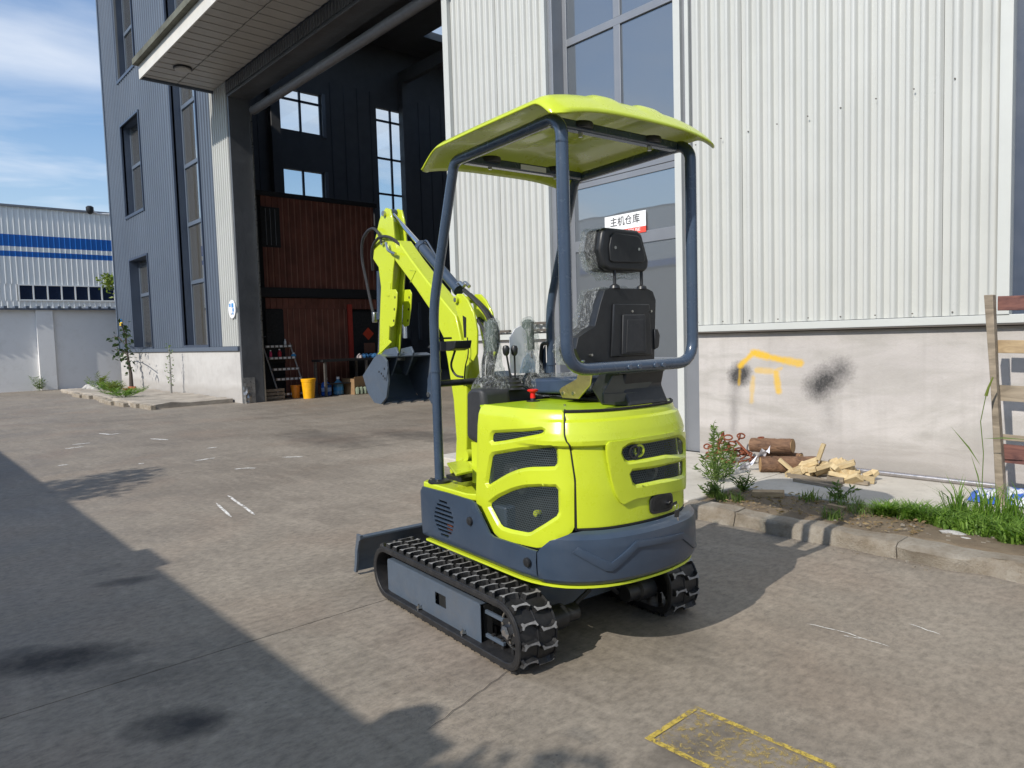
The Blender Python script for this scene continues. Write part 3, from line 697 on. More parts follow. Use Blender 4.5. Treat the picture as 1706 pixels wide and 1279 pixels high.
dr = MB().box((-6.36, DY-.015, .11), (-6.29, DY+.03, 3.305)).box((-4.75, DY-.015, .11), (-4.685, DY+.03, 3.305)).box((-6.29, DY-.015, 3.235), (-4.75, DY+.03, 3.305)) \
    .box((-6.29, DY-.015, 2.455), (-4.75, DY+.03, 2.59)).box((-6.29, DY-.015, .11), (-4.75, DY+.03, .34)).box((-6.29, DY-.015, 1.02), (-4.75, DY+.03, 1.12))
DR = wpart(dr, 'door', GREYF, smooth=False, bevel=.003)
for z0, z1 in ((2.59, 3.235), (1.12, 2.455)): MB().box((-6.29, DY, z0), (-4.75, DY+.006, z1)).build('pane', GLASS_DOOR, DR, smooth=False)
MB().box((-6.29, DY, .34), (-4.75, DY+.01, 1.02)).build('kick_panel', GREYF, DR, smooth=False)
MB().tube([(-6.20, DY-.02, 1.25), (-6.20, DY-.07, 1.25), (-6.20, DY-.07, 1.65), (-6.20, DY-.02, 1.65)], .012, 8, .03).build('handle', CHROME, DR)
wpart(MB().box((-6.425, DY+.06, .104), (-4.53, DY+.3, TOPZ)).box((-6.425, DY+.3, .104), (-6.40, DY+3, 3.4)), 'room_backing', DARKIN, smooth=False)

# -- narrow white bay between door and gateway
wpart(MB().box((-8.60, FY, 0), (-6.505, FY+.24, 1.36)), 'plinth_wall', PLASTER_L, smooth=False)
wpart(MB().box((-8.60, FY-.06, 1.365), (-6.505, FY+.02, 1.44)), 'sill_flashing', TRIMM, smooth=False, bevel=.004)
wpart(corr(-8.48, -7.5, 1.45, TOPZ, FY, .118, .040), 'wall_sheet', WHITEM, ang=50)
wpart(corr(-7.498, -6.53, 1.45, TOPZ, FY+.004, .118, .040), 'wall_sheet', WHITEM, ang=50)
wpart(MB().box((-8.48, FY+.03, 1.44), (-6.50, FY+.24, TOPZ)), 'wall_core', INWALL, smooth=False)
wpart(MB().box((-8.61, FY-.065, 0), (-8.485, FY+.30, TOPZ)), 'corner_trim', TRIMM, smooth=False, bevel=.004)
wpart(MB().box((-6.56, FY-.06, 1.44), (-6.503, FY+.0, TOPZ)), 'corner_trim', TRIMM, smooth=False)
wpart(MB().box((-7.0, FY-.09, 1.47), (-6.52, FY-.05, 1.50)).box((-7.0, FY-.09, 1.56), (-6.52, FY-.05, 1.59)).box((-7.7, FY-.09, 1.47), (-7.3, FY-.05, 1.50)), 'cable_tray', SCREWM, smooth=False)

# -- gateway 8.5 m wide, 7.2 m high
wpart(MB().box((-17.12, FY, 0), (-17.02, FY+.52, 7.2)), 'gate_jamb', JAMBM, smooth=False, bevel=.006)
# crushed foot of the jamb cladding
from mathutils import noise as mnoise
cm = MB(); nx, nz = 14, 20; P = {}
for i in range(nx+1):
    for j in range(nz+1):
        y = FY-.015+.30*i/nx; z = .62*j/nz
        k = math.exp(-((i/nx-.25)/.25)**2)*math.exp(-(z/.33)**2)
        P[i, j] = len(cm.v); cm.v.append((-17.012+k*(.05+.10*mnoise.noise((y*14, z*11, 3)))+.004*mnoise.noise((y*5, z*5, 0)), y, z))
cm.f = [(P[i, j], P[i+1, j], P[i+1, j+1], P[i, j+1]) for i in range(nx) for j in range(nz)]; cm.mi = [0]*len(cm.f)
wpart(cm, 'crumpled_cladding', simple('bare_crumpled_steel', (0.34, 0.34, 0.335), 0.3, 0.6, 0.3, 9), ang=25)
wpart(MB().box((-17.0, FY+.50, 0), (-16.97, FY+.53, 6.9)), 'guide_rail', ZINC, smooth=False)
wpart(MB().box((-17.12, FY, 7.2), (-8.485, FY+.52, 7.5)), 'gate_header', JAMBM, smooth=False, bevel=.006)
wpart(corr(-17.12, -8.49, 7.26, 7.52, FY-.005, .12, .03), 'header_sheet', JAMBM)
wpart(MB().tube([(-17.0, FY+.58, 6.98), (-8.5, FY+.58, 6.98)], .10, 12), 'roller_tube', simple('roller_paint', (.17, .17, .18), .4), ang=60)
wpart(MB().box((-17.12, FY+.05, 7.5), (-8.485, FY+.3, TOPZ)), 'wall_core', INWALL, smooth=False)
wpart(corr(-17.1, -8.49, 7.9, TOPZ, FY, .2, .03, 'trap'), 'wall_sheet', DARKM, smooth=False)
# canopy over the gateway
CX0, CX1, CY = -17.95, -7.9, 4.96
wpart(MB().box((CX0, CY, 7.50), (CX1, CY+.03, 7.80)), 'fascia', FASCIA, smooth=False, bevel=.004)
wpart(MB().box((CX0, CY+.03, 7.50), (CX0+.05, FY-.002, 7.80)), 'end_fascia', DARKM, smooth=False); wpart(MB().box((CX1-.05, CY+.03, 7.50), (CX1, FY-.002, 7.80)), 'end_fascia', DARKM, smooth=False)
wpart(MB().box((CX0-.03, CY-.12, 7.80), (CX1+.03, FY-.03, 7.83)).box((CX0-.03, CY-.12, 7.83), (CX1+.03, CY-.09, 7.93)), 'gutter', GUTTER, smooth=False)
x = CX0+.07
i = 0
while x < CX1-.1:
    wpart(MB().box((x, CY+.035, 7.555+.010*(i % 2)), (x+.150, CY+.80, 7.58+.006*(i % 2))), 'soffit_board', SOFFIT, smooth=False)
    wpart(MB().box((x, CY+.82, 7.555+.010*(i % 2)), (x+.150, FY-.03, 7.58+.006*(i % 2))), 'soffit_board', SOFFIT, smooth=False)
    x += .16; i += 1
wpart(MB().box((CX0+.05, CY+.79, 7.585), (CX1-.05, CY+.83, 7.60)), 'soffit_joint', DARKIN, smooth=False)
lamp = empty('ceiling_lamp', (-16.8, 5.55, 7.555), label='round unlit ceiling lamp under the white soffit of the gateway canopy', category='lamp')
MB().lathe((0, 0, 0), [(.19, 0), (.20, -.02), (.19, -.035)], 24).build('base', BLACKP, lamp)
MB().lathe((0, 0, 0), [(.175, -.03), (.17, -.06), (.12, -.085), (.0, -.095)], 24).build('cover', SOFFIT, lamp)

# -- white sliver and blue-grey office front to the left
XL = -28.15
wpart(MB().box((XL, FY, 0), (-17.125, FY+.24, 1.27)), 'plinth_wall', PLASTER_L, smooth=False)
wpart(MB().box((XL-.02, FY-.05, 1.27), (-17.125, FY+.02, 1.375)), 'sill_flashing', DARKM, smooth=False)
wpart(corr(-18.22, -17.125, 1.38, TOPZ, FY, .14, .03, 'trap'), 'wall_sheet', WHITEM, smooth=False)
wpart(MB().box((-18.22, FY+.01, 1.38), (-17.125, FY+.24, TOPZ)), 'wall_core', INWALL, smooth=False)
wins = [(-26.18, -24.15, 5.70, 8.62, 7.33), (-26.1, -24.1, 1.40, 4.27, 3.15), (-26.2, -24.2, 10.06, 13.4, 11.6)]
tall = [(-21.07, -19.14, 1.41, TOPZ, None)]
def dark_sheets(x0, x1, z0, z1):
    x = x0
    while x < x1-.05:
        e = min(x+1.2, x1)
        wpart(corr(x, e, z0, z1, FY, .2, .03, 'trap'), 'wall_sheet', DARKM, smooth=False); x = e
    wpart(MB().box((x0, FY+.008, z0), (x1, FY+.06, z1)), 'wall_core', INWALL, smooth=False)
dark_sheets(-19.14, -18.225, 1.38, TOPZ); dark_sheets(-24.12, -21.07, 1.38, TOPZ); dark_sheets(XL, -26.18, 1.38, TOPZ)
for z0, z1 in ((4.28, 5.70), (8.62, 10.06)): dark_sheets(-26.18, -24.12, z0, z1)
wpart(MB().box((XL-.04, FY-.05, 1.38), (XL+.08, FY+.24, TOPZ)), 'corner_trim', DARKM, smooth=False)
RC = .34
for (a, b_, z0, z1, zb) in wins+tall:
    rv = MB().box((a-.05, FY-.045, z0-.06), (a, FY+RC, z1+.06)).box((b_, FY-.045, z0-.06), (b_+.05, FY+RC, z1+.06)).box((a, FY-.045, z1), (b_, FY+RC, z1+.06)).box((a, FY-.045, z0-.06), (b_, FY+RC, z0+.03))
    wo = wpart(rv, 'window', DARKF, smooth=False)
    bars = MB(); mx_ = (a+b_)/2+.25
    bars.box((mx_-.04, FY+RC-.10, z0+.03), (mx_+.04, FY+RC-.03, z1)).box((a, FY+RC-.10, z0+.03), (a+.07, FY+RC-.03, z1)).box((b_-.07, FY+RC-.10, z0+.03), (b_, FY+RC-.03, z1))
    zz = [zb] if zb else [3.19, 4.79, 6.38, 7.98, 9.6, 11.2, 12.8]
    for z in zz: bars.box((a+.07, FY+RC-.11, z-.05), (b_-.07, FY+RC-.03, z+.05))
    bars.build('frame', DARKM, wo, smooth=False)
    edges = [z0+.03]+[z for z in zz]+[z1]
    for k in range(len(edges)-1):
        for p_, q_ in ((a+.07, mx_-.04), (mx_+.04, b_-.07)):
            MB().box((p_, FY+RC-.07, edges[k]), (q_, FY+RC-.06, edges[k+1])).build('pane', GLASS_WIN, wo, smooth=False)
    wpart(MB().box((a, FY+RC, z0), (a+.9, FY+RC+.01, z1)), 'curtain', simple('tan_curtain_%d' % int(z0*10), (.36, .27, .20), .8), smooth=False)

# -- the hall behind the gateway: walls with real window openings, roof, back wall
def hall_wall_x(x, y0, y1, z1, holes, t=.2):
    """wall lying in x=const with rectangular openings (y0,y1,z0,z1)"""
    m = MB(); ys = sorted({y0, y1, *[h[0] for h in holes], *[h[1] for h in holes]})
    for a, b_ in zip(ys, ys[1:]):
        hs = sorted([(h[2], h[3]) for h in holes if h[0] < (a+b_)/2 < h[1]]); z = 0
        for p_, q_ in hs:
            if p_ > z: m.box((x-t, a, z), (x, b_, p_))
            z = q_
        if z < z1: m.box((x-t, a, z), (x, b_, z1))
    return m
HX = -27.0
hol = [(12.45, 14.22, 9.80, 11.38), (12.48, 14.22, 7.0, 8.28), (16.78, 18.30, 4.6, 11.42), (17.7, 18.55, 1.5, 3.05)]
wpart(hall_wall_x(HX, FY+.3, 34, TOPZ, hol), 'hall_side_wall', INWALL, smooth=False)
for k in range(22):
    y = 7.2+k*.62
    if not any(h[0]-.05 < y < h[1]+.05 for h in hol): wpart(MB().box((HX, y, 5.0), (HX+.03, y+.035, 12)), 'wall_rib', simple('rib_grey', (.10, .105, .115), .4), smooth=False) if k == 0 else wpart(MB().box((HX, y, 5.0), (HX+.03, y+.035, 12)), 'wall_rib', MATS['rib_grey'], smooth=False)
for (a, b_, z0, z1) in hol:
    mid = (a+b_)/2; bars = MB().box((HX-.12, mid-.04, z0), (HX-.04, mid+.04, z1)).box((HX-.12, a, z0), (HX-.04, a+.05, z1)).box((HX-.12, b_-.05, z0), (HX-.04, b_, z1))
    zz = {0: [11.0], 1: [], 2: [6.2, 7.78, 9.3, 10.9], 3: []}[hol.index((a, b_, z0, z1))]
    for z in zz: bars.box((HX-.12, a+.05, z-.04), (HX-.04, b_-.05, z+.04))
    wo = wpart(bars, 'window', DARKF, smooth=False)
    MB().box((HX-.09, a+.05, z0), (HX-.085, b_-.05, z1)).build('pane', CLEARG, wo, smooth=False)
    wpart(MB().box((HX-.02, b_+.02, z0-.1), (HX+.08, b_+.16, z1+.05)), 'window_jamb', GREYF, smooth=False)
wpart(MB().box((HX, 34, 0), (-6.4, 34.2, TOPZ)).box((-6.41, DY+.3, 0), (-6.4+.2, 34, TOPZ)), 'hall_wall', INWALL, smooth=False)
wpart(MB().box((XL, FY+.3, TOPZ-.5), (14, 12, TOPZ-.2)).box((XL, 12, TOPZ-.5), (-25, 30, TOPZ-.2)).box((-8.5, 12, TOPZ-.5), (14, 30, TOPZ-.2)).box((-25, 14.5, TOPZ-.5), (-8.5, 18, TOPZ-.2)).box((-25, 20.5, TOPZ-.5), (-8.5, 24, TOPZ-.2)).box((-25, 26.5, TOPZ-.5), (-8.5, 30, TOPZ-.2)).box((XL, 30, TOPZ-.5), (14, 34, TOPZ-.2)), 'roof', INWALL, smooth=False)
for y in (12, 18, 24): wpart(MB().box((-25, y, TOPZ-.3), (-8.5, y+2.5, TOPZ-.29)), 'added_skylight', CLEARG, smooth=False)  # glazed roof openings added to let more light into the hall
wpart(MB().box((XL, FY-.05, TOPZ), (14, FY+.5, TOPZ+.4)), 'parapet', DARKM, smooth=False)
bm_ = MB()
for y in (12, 18, 24): bm_.box((HX, y, 12.6), (-6.5, y+.25, 13.1)).box((HX, y-.05, 0), (HX+.35, y+.3, 12.6))
wpart(bm_, 'steel_frame', INWALL, smooth=False)
# red-brown clad site office standing inside
OF = empty('site_office', (-17.98, 9.2, 0), label='two-storey cabin clad in red-brown ribbed sheet standing inside the dark hall', category='cabin')
def opart(mb, name, mat, **kw):
    o = mb.build(name, mat, OF, **kw); o.location = (17.98, -9.2, 0); return o
OX = -17.98
def ocladding(y0, y1, z0, z1):
    y = y0
    while y < y1-.02:
        e = min(y+.66, y1); opart(corr(y, e, z0, z1, OX, .165, .03, 'trap', True), 'cladding_sheet', REDWOOD, smooth=False); y = e
ocladding(7.66, 10.95, 3.93, 5.20); ocladding(8.15, 10.95, 3.93, 4.88) if False else None
ocladding(8.15, 10.95, 2.87, 3.93); ocladding(7.66, 8.15, 2.87, 3.90)
ocladding(8.10, 9.98, .0, 2.318)
ocladding(7.66, 10.95, 2.32, 2.60)
RIBC = simple('cabin_rib_highlight', (0.24, 0.12, 0.085), .4, 0, .2, 3)  # lighter brown strips: highlights along the ribs put into the colour
y = 7.72
while y < 10.9:
    for z0, z1 in ((3.93, 5.2), (2.87, 3.93), (0, 2.318)):
        if (y < 8.17 and z1 != 2.318 and z0 != 2.87) or (z1 == 2.318 and not 8.13 < y < 9.95): continue
        opart(MB().box((OX+.03, y, z0+.005), (OX+.045, y+.022, z1-.005)), 'rib_highlight_strip', RIBC, smooth=False)
    y += .165
opart(MB().box((OX-2.4, 7.55, 0), (OX-.08, 10.98, 5.2)), 'cabin_core', DARKIN, smooth=False)
opart(MB().box((OX-2.5, 7.45, 5.2), (OX+.06, 11.05, 5.32)), 'roof_slab', BLACKP, smooth=False)
opart(MB().box((OX-.02, 7.5, 2.62), (OX+.07, 11.0, 2.86)), 'floor_beam', BLACKP, smooth=False)
opart(MB().box((OX+.02, 7.62, .9), (OX+.05, 8.10, 2.30)), 'window', DARKIN, smooth=False)
ow = opart(MB().box((OX+.02, 7.62, 3.90), (OX+.05, 8.13, 4.92)), 'window', DARKIN, smooth=False)
for y in (7.75, 7.87, 8.0): MB().box((OX+.05, y, 3.95), (OX+.06, y+.012, 4.88)).build('window_bar', GREYF, ow, smooth=False)
od = opart(MB().box((OX+.0, 10.12, 0), (OX+.04, 10.9, 2.25)), 'door', DARKIN, smooth=False)
opart(MB().box((OX+.0, 9.99, .9), (OX+.055, 10.12, 2.45)), 'red_banner', SIGNR if False else simple('dull_red_banner', (.34, .035, .022), .6), smooth=False)
db = MB().add([(OX+.06, 10.60, 1.80), (OX+.06, 10.78, 1.62), (OX+.06, 10.60, 1.44), (OX+.06, 10.42, 1.62)], [(0, 1, 2, 3)])
opart(db, 'door_diamond', simple('festive_red_paper', (.5, .05, .02), .5), smooth=False)
opart(MB().box((OX+.05, 10.45, 1.08), (OX+.07, 10.80, 1.36)), 'notice', simple('brown_notice', (.16, .07, .045), .6), smooth=False)
# ------------------------------------------------------------------ things inside the gateway
tb = empty('workbench', (-17.35, 9.9, 0), label='long dark workbench against the red-brown cabin inside the hall', category='bench')
MB().box((-.32, -1.2, .90), (.32, 1.45, .96)).build('top', BLACKP, tb, False)
for sx in (-.27, .27):
    for sy in (-1.12, .1, 1.38): MB().box((sx-.03, sy-.03, 0), (sx+.03, sy+.03, .90)).build('leg', RACKM, tb, False)
MB().box((-.28, -1.1, .30), (.28, 1.4, .33)).build('shelf', BLACKP, tb, False)
bt = empty('cloth', (-17.3, 10.35, .96), label='crumpled blue cloth lying on the dark workbench', category='cloth')
m = MB()
for k in range(9): m.lathe((random.uniform(-.12, .12), random.uniform(-.3, .3), 0), [(.09, 0), (.10, .04), (.06, .09), (0, .12)], 7)
m.build('fold', simple('blue_cloth', (.015, .09, .22), .8), bt, True, 20)
wb = empty('rag', (-17.3, 9.93, .96), label='small pale rag heap at the left end of the workbench top', category='rag')
MB().lathe((0, 0, 0), [(.10, 0), (.09, .05), (.04, .10), (0, .13)], 7).build('fold', simple('pale_rag', (.5, .42, .40), .8), wb, True, 20)

# display rack leaning back, with cans
rk = empty('tool_rack', (-17.60, 7.98, 0), R(0), label='leaning steel rack with rows of small parts and red cans beside the jamb', category='rack')
def rp(t, y): return (-.42*t, y, 1.60*t)          # point on the leaning plane
for y in (-.34, .40): MB().tube([rp(0, y+.12), rp(1, y-.16)], .020, 6).build('rail', simple('pale_rack_steel', (.42, .40, .38), .5, .2) if 'pale_rack_steel' not in MATS else MATS['pale_rack_steel'], rk)
MB().tube([rp(1, -.50), rp(1, .24)], .016, 6).build('top_bar', RACKM, rk)
for k, t in enumerate((.06, .30, .46, .64, .83)):
    yo = .12-.28*t
    MB().box((-.42*t-.02, -.34+yo, 1.6*t-.02), (-.42*t+.10, .40+yo, 1.6*t)).build('shelf', BLACKP, rk, False)
    MB().box((-.42*t+.10, -.34+yo, 1.6*t-.02), (-.42*t+.105, .40+yo, 1.6*t+.05)).build('shelf_front', RACKM, rk, False)
    for j in range(6):
        y = -.30+yo+j*.118
        MB().box((-.42*t+.106, y, 1.6*t-.01), (-.42*t+.109, y+.075, 1.6*t+.04)).build('price_tag', WHITEP, rk, False)
def can(y, t, matl, lab, r=.035, h=.20, cat='can', nm='spray_can'):
    c = empty(nm, (-17.60-.42*t+.045, 7.98+y, 1.6*t), label=lab, category=cat)
    MB().lathe((0, 0, 0), [(r, 0), (r, h*.8), (r*.6, h*.88), (r*.6, h)], 10).build('body', matl, c); MB().lathe((0, 0, h), [(r*.5, 0), (r*.5, .03)], 8).build('cap', WHITEP, c)
can(-.32, .64, PINKB, 'pink spray can, leftmost on the upper shelf of the leaning rack')
can(-.08, .64, RUSTC if False else simple('dark_red_can', (.42, .012, .03), .4), 'dark red can standing second on the upper rack shelf', .045, .22)
can(.30, .64, CYANB, 'squat light blue jar at the right end of the upper rack shelf', .065, .11, 'jar', 'jar')
can(.12, .83, WHITEP, 'white funnel-topped bottle on the highest rack shelf', .03, .17, 'bottle', 'bottle')

def bucket(loc, s, mat, lab, lid=True):
    b = empty('bucket', loc, 0, label=lab, category='bucket')
    MB().lathe((0, 0, 0), [(.135*s, 0), (.17*s, .42*s), (.18*s, .42*s), (.18*s, .46*s), (.165*s, .46*s)], 24).build('body', mat, b)
    if lid: MB().lathe((0, 0, 0), [(.185*s, .455*s), (.185*s, .49*s), (.16*s, .495*s), (.0, .49*s)], 24).build('lid', mat, b)
    return b
bucket((-16.98, 8.25, 0), 1.02, YBUCK, 'bright yellow plastic bucket with lid in front of the leaning rack')
bucket((-17.45, 8.12, 0), .72, OBUCK, 'smaller orange bucket half hidden behind the yellow bucket', False)
def bottle(loc, mat, lab, lbl):
    b = empty('water_bottle', loc, 0, label=lab, category='water bottle')
    MB().lathe((0, 0, 0), [(.11, 0), (.135, .02), (.135, .10), (.128, .12), (.135, .14), (.135, .27), (.11, .33), (.04, .385), (.036, .43)], 20).build('body', mat, b)
    MB().lathe((0, 0, .42), [(.042, 0), (.042, .06)], 12).build('cap', WHITEP, b)
    if lbl: MB().lathe((0, 0, .12), [(.137, 0), (.137, .10)], 20).build('label', lbl, b)
bottle((-17.30, 8.90, 0), BLUEB, 'dark blue large water bottle beside the yellow bucket', simple('bottle_print', (.25, .4, .7), .4))
bottle((-17.35, 9.28, 0), PALEB, 'pale clear-blue large water bottle next to the cardboard box', CYANB)
bx_ = empty('cardboard_box', (-17.25, 9.95, 0), R(4), label='open brown cardboard box with green rags under the workbench', category='box')
for a, b_ in (((-.3, -.45, 0), (-.28, .45, .42)), ((.28, -.45, 0), (.30, .45, .42)), ((-.28, -.45, 0), (.28, -.43, .42)), ((-.28, .43, 0), (.28, .45, .42))): MB().box(a, b_).build('side', CARD, bx_, False)
MB().box((-.28, -.43, 0), (.28, .43, .01)).build('bottom', CARD, bx_, False)
MB().prism([(-.45, .42), (.45, .42), (.40, .50), (-.42, .47)], .28, .29, 'x').build('flap', CARD, bx_, False)
rg = empty('rag', (-16.84, 9.85, .1), label='grey-green rag draped over the front of the cardboard box', category='rag')
m = MB()
for k in range(6): m.lathe((.02*k % .05, -.28+.1*k, .02), [(.05, -.1), (.06, .02), (.045, .07), (0, .09)], 6)
m.build('fold', simple('sage_rag', (.20, .24, .17), .85), rg, True, 20)
cr = empty('crate', (-17.5, 7.45, 0), label='low grey wooden crate on the floor just inside the jamb', category='crate')
for k, z in enumerate((.03, .12, .21)): MB().box((.18, -.28, z), (.20, .30, z+.07)).build('slat', OLDW, cr, False)
MB().box((-.18, -.28, 0), (.18, -.26, .28)).build('side', OLDW, cr, False); MB().box((-.18, .28, 0), (.18, .30, .28)).build('side', OLDW, cr, False); MB().box((-.18, -.26, 0), (.18, .28, .02)).build('bottom', OLDW, cr, False)

# ------------------------------------------------------------------ signs and fixtures on the facade
def text(body, size, mat, parent, loc, rot, name='lettering', width=None, extr=.001):
    cu = bpy.data.curves.new('t', 'FONT'); cu.body = body; cu.size = size; cu.align_x = 'CENTER'; cu.align_y = 'CENTER'; cu.extrude = extr; cu.offset = .004*size
    t = bpy.data.objects.new('t', cu); COL.objects.link(t); bpy.context.view_layer.update()
    me = bpy.data.meshes.new_from_object(t.evaluated_get(bpy.context.evaluated_depsgraph_get())); bpy.data.objects.remove(t)
    if width:
        w = max(v.co.x for v in me.vertices)-min(v.co.x for v in me.vertices)
        for v in me.vertices: v.co.x *= width/w
    me.materials.clear(); me.materials.append(mat); o = obj(name, me, None, parent); o.location = loc; o.rotation_euler = rot; return o
sg = empty('door_sign', (-5.475, DY-.02, 2.70), label='white sign with black Chinese characters and a red strip on the glass door', category='sign')
MB().box((-.31, -.004, -.055), (.31, 0, .125)).build('plate', SIGNW, sg, False)
MB().box((-.31, -.004, -.125), (.31, 0, -.0555)).build('red_strip', SIGNR, sg, False)
text('主机仓库', .118, INK, sg, (.0, -.0055, .040), (R(90), 0, 0), width=.44)
text('WAREHOUSE', .052, SIGNW, sg, (.03, -.0055, -.085), (R(90), 0, 0), width=.40)
ov = empty('oval_sign', (-17.34, FY-.045, 2.27), label='round white plate with blue marks fixed to the white ribbed sheet beside the gateway', category='sign')
MB().lathe((0, 0, 0), [(.22, 0), (.225, -.006), (.22, -.012)], 28, 'y').build('plate', SIGNW, ov)
m = MB()
for a, b_ in (((-.14, .06), (-.06, .14)), ((.0, .04), (.12, .14)), ((.05, -.06), (.13, .02)), ((.03, -.13), (.10, -.08))): m.box((a[0], -.016, a[1]), (b_[0], -.0125, b_[1]))
m.build('blue_marks', SIGNB, ov, False); MB().box((-.06, -.016, -.14), (-.03, -.0125, -.09)).build('black_mark', INK, ov, False)
st = empty('sticker', (-27.65, FY-.036, 2.32), label='small yellow and blue sticker low on the blue-grey corner', category='sticker')
MB().box((-.18, -.004, -.12), (.18, 0, .0)).build('yellow_half', simple('sticker_yellow', (.75, .5, .03), .5), st, False); MB().box((-.18, -.004, .001), (.10, 0, .11)).build('blue_half', SIGNB, st, False)
sc_ = empty('security_camera', (-28.15, FY-.06, 6.10), label='dome security camera on a bracket at the left corner of the building', category='camera')
MB().tube([(0, 0, 0), (-.05, -.35, .0), (-.06, -.55, .12)], .03, 8).build('bracket', WHITEP, sc_)
MB().lathe((-.06, -.58, .10), [(.07, .14), (.12, .10), (.12, 0), (.10, -.08), (.05, -.13), (0, -.15)], 14).build('dome', BLACKP, sc_)

# ------------------------------------------------------------------ yard wall and factory to the left
yw = empty('yard_wall', (-30.3, 3, 0), label='pale rendered boundary wall with pilasters and tiled coping beyond the yard', category='wall')
def yp(mb, n_, mt, **k): o = mb.build(n_, mt, yw, **k); o.location = (30.3, -3, 0); return o
yp(MB().box((-30.5, -20, 0), (-30.25, 16, 2.86)), 'wall', RENDERW, smooth=False)
for y in (-7.5, -3.4, .45, 4.45, 8.5): yp(MB().box((-30.25, y, 0), (-30.12, y+.52, 2.86)), 'pilaster', RENDERW, smooth=False, bevel=.01)
yp(MB().box((-30.62, -20, 2.862), (-30.05, 16, 2.92)), 'coping', DARKM, smooth=False)
for k in range(70):
    y = -8+k*.32; yp(MB().box((-30.64, y, 2.921), (-30.02, y+.10, 2.99)), 'coping_tile', DARKM, smooth=False)
fa = empty('factory_building', (-45, 0, 0), label='distant white ribbed factory with two blue bands and a long dark window strip', category='building')
def fp(mb, n_, mt, **k): o = mb.build(n_, mt, fa, **k); o.location = (45, 0, 0); return o
FXX = -45
ylist = [-30+4*k for k in range(15)]
for a in ylist:
    for z0, z1, mt, nm in ((.0, 4.05, FACW, 'wall_sheet'), (4.92, 6.34, FACW, 'wall_sheet'), (6.34, 6.62, FACB, 'blue_band'), (6.62, 6.86, FACW, 'wall_sheet'), (6.86, 7.47, FACB, 'blue_band'), (7.47, 8.90, FACW, 'wall_sheet')):
        fp(corr(a, a+4, z0, z1, FXX, .25, .05, 'trap', True), nm, mt, smooth=False)
    if a < 5: 
        if a+4 <= 5.0: fp(corr(a, a+4, 4.05, 4.92, FXX, .25, .05, 'trap', True), 'wall_sheet', FACW, smooth=False)
fp(corr(2, 5.92, 4.05, 4.92, FXX, .25, .05, 'trap', True), 'wall_sheet', FACW, smooth=False)
fp(MB().box((FXX-.4, -30, 0), (FXX-.01, 30, 8.9)), 'wall_core', DARKIN, smooth=False)
fp(MB().box((FXX-25, -30, 8.9), (FXX+.12, 30, 9.0)), 'roof', GREYF, smooth=False)
y = 5.94
while y < 20:
    w_ = fp(MB().box((FXX+.01, y, 4.05), (FXX+.07, y+.07, 4.92)).box((FXX+.01, y+.07, 4.05), (FXX+.07, y+.64, 4.12)).box((FXX+.01, y+.07, 4.85), (FXX+.07, y+.64, 4.92)), 'window', FACW, smooth=False)
    MB().box((FXX+.02, y+.07, 4.12), (FXX+.03, y+.64, 4.85)).build('pane', simple('dark_pane', (.012, .02, .045), .15) if 'dark_pane' not in MATS else MATS['dark_pane'], w_, smooth=False); y += .64

# ------------------------------------------------------------------ leaves and trees
def leaf(m, p, d, L, w, up=None):
    d = Vector(d).normalized(); up = up or Vector((random.uniform(-1, 1), random.uniform(-1, 1), random.uniform(.2, 1)))
    s_ = d.cross(up); s_ = s_.normalized() if s_.length > 1e-4 else d.orthogonal().normalized(); nrm = s_.cross(d)
    p = Vector(p); m.add([p, p+d*L*.45+s_*w+nrm*L*.06, p+d*L, p+d*L*.45-s_*w+nrm*L*.06], [(0, 1, 2, 3)])
def tree(loc, h, rad, lab, crown_mat, n=2200, ls=.16, trunk_r=.12, grp=None, crown0=.35, seed=1):
    random.seed(seed); kw = dict(label=lab, category='tree')
    if grp: kw['group'] = grp
    t = empty('tree', loc, 0, **kw)
    tk = MB(); tk.tube([(0, 0, 0), (.05*h*.1, .02, h*.3), (-.03*h*.2, .04, h*.6), (0, 0, h*.9)], lambda q: trunk_r*(1-.8*q), 8)
    tips = []
    for k in range(9):
        a = random.uniform(0, 6.28); z = h*random.uniform(crown0, .8); e = Vector((math.cos(a)*rad*random.uniform(.45, .85), math.sin(a)*rad*random.uniform(.45, .85), min(h*.98, z+h*random.uniform(.05, .25))))
        tk.tube([(0, 0, z*.85), tuple(Vector((0, 0, z))*.5+e*.5), tuple(e)], lambda q: trunk_r*.35*(1-.8*q), 5); tips.append(e)
    tk.build('trunk', BARKM, t)
    tips += [Vector((random.gauss(0, .35)*rad, random.gauss(0, .35)*rad, h*random.uniform(crown0+.1, .97))) for _ in range(14)]
    m = MB()
    for k in range(n):
        c = random.choice(tips); r_ = rad*.30
        p = c+Vector((random.gauss(0, .5)*r_, random.gauss(0, .5)*r_, random.gauss(0, .4)*r_))
        leaf(m, p, (random.uniform(-1, 1), random.uniform(-1, 1), random.uniform(-.8, .5)), ls*random.uniform(.6, 1.2), ls*.28)
    m.build('crown', crown_mat, t, False); return t
tree((-34.5, 9.0, 0), 4.6, 1.5, 'yellow-green bushy tree rising over the boundary wall beside the dark corner', LEAFY, 4200, .20, .1, seed=4)
tree((-33.2, 6.2, 0), 3.25, .8, 'low shrub whose tip just shows over the wall coping', LEAFY, 260, .12, .05, seed=9)

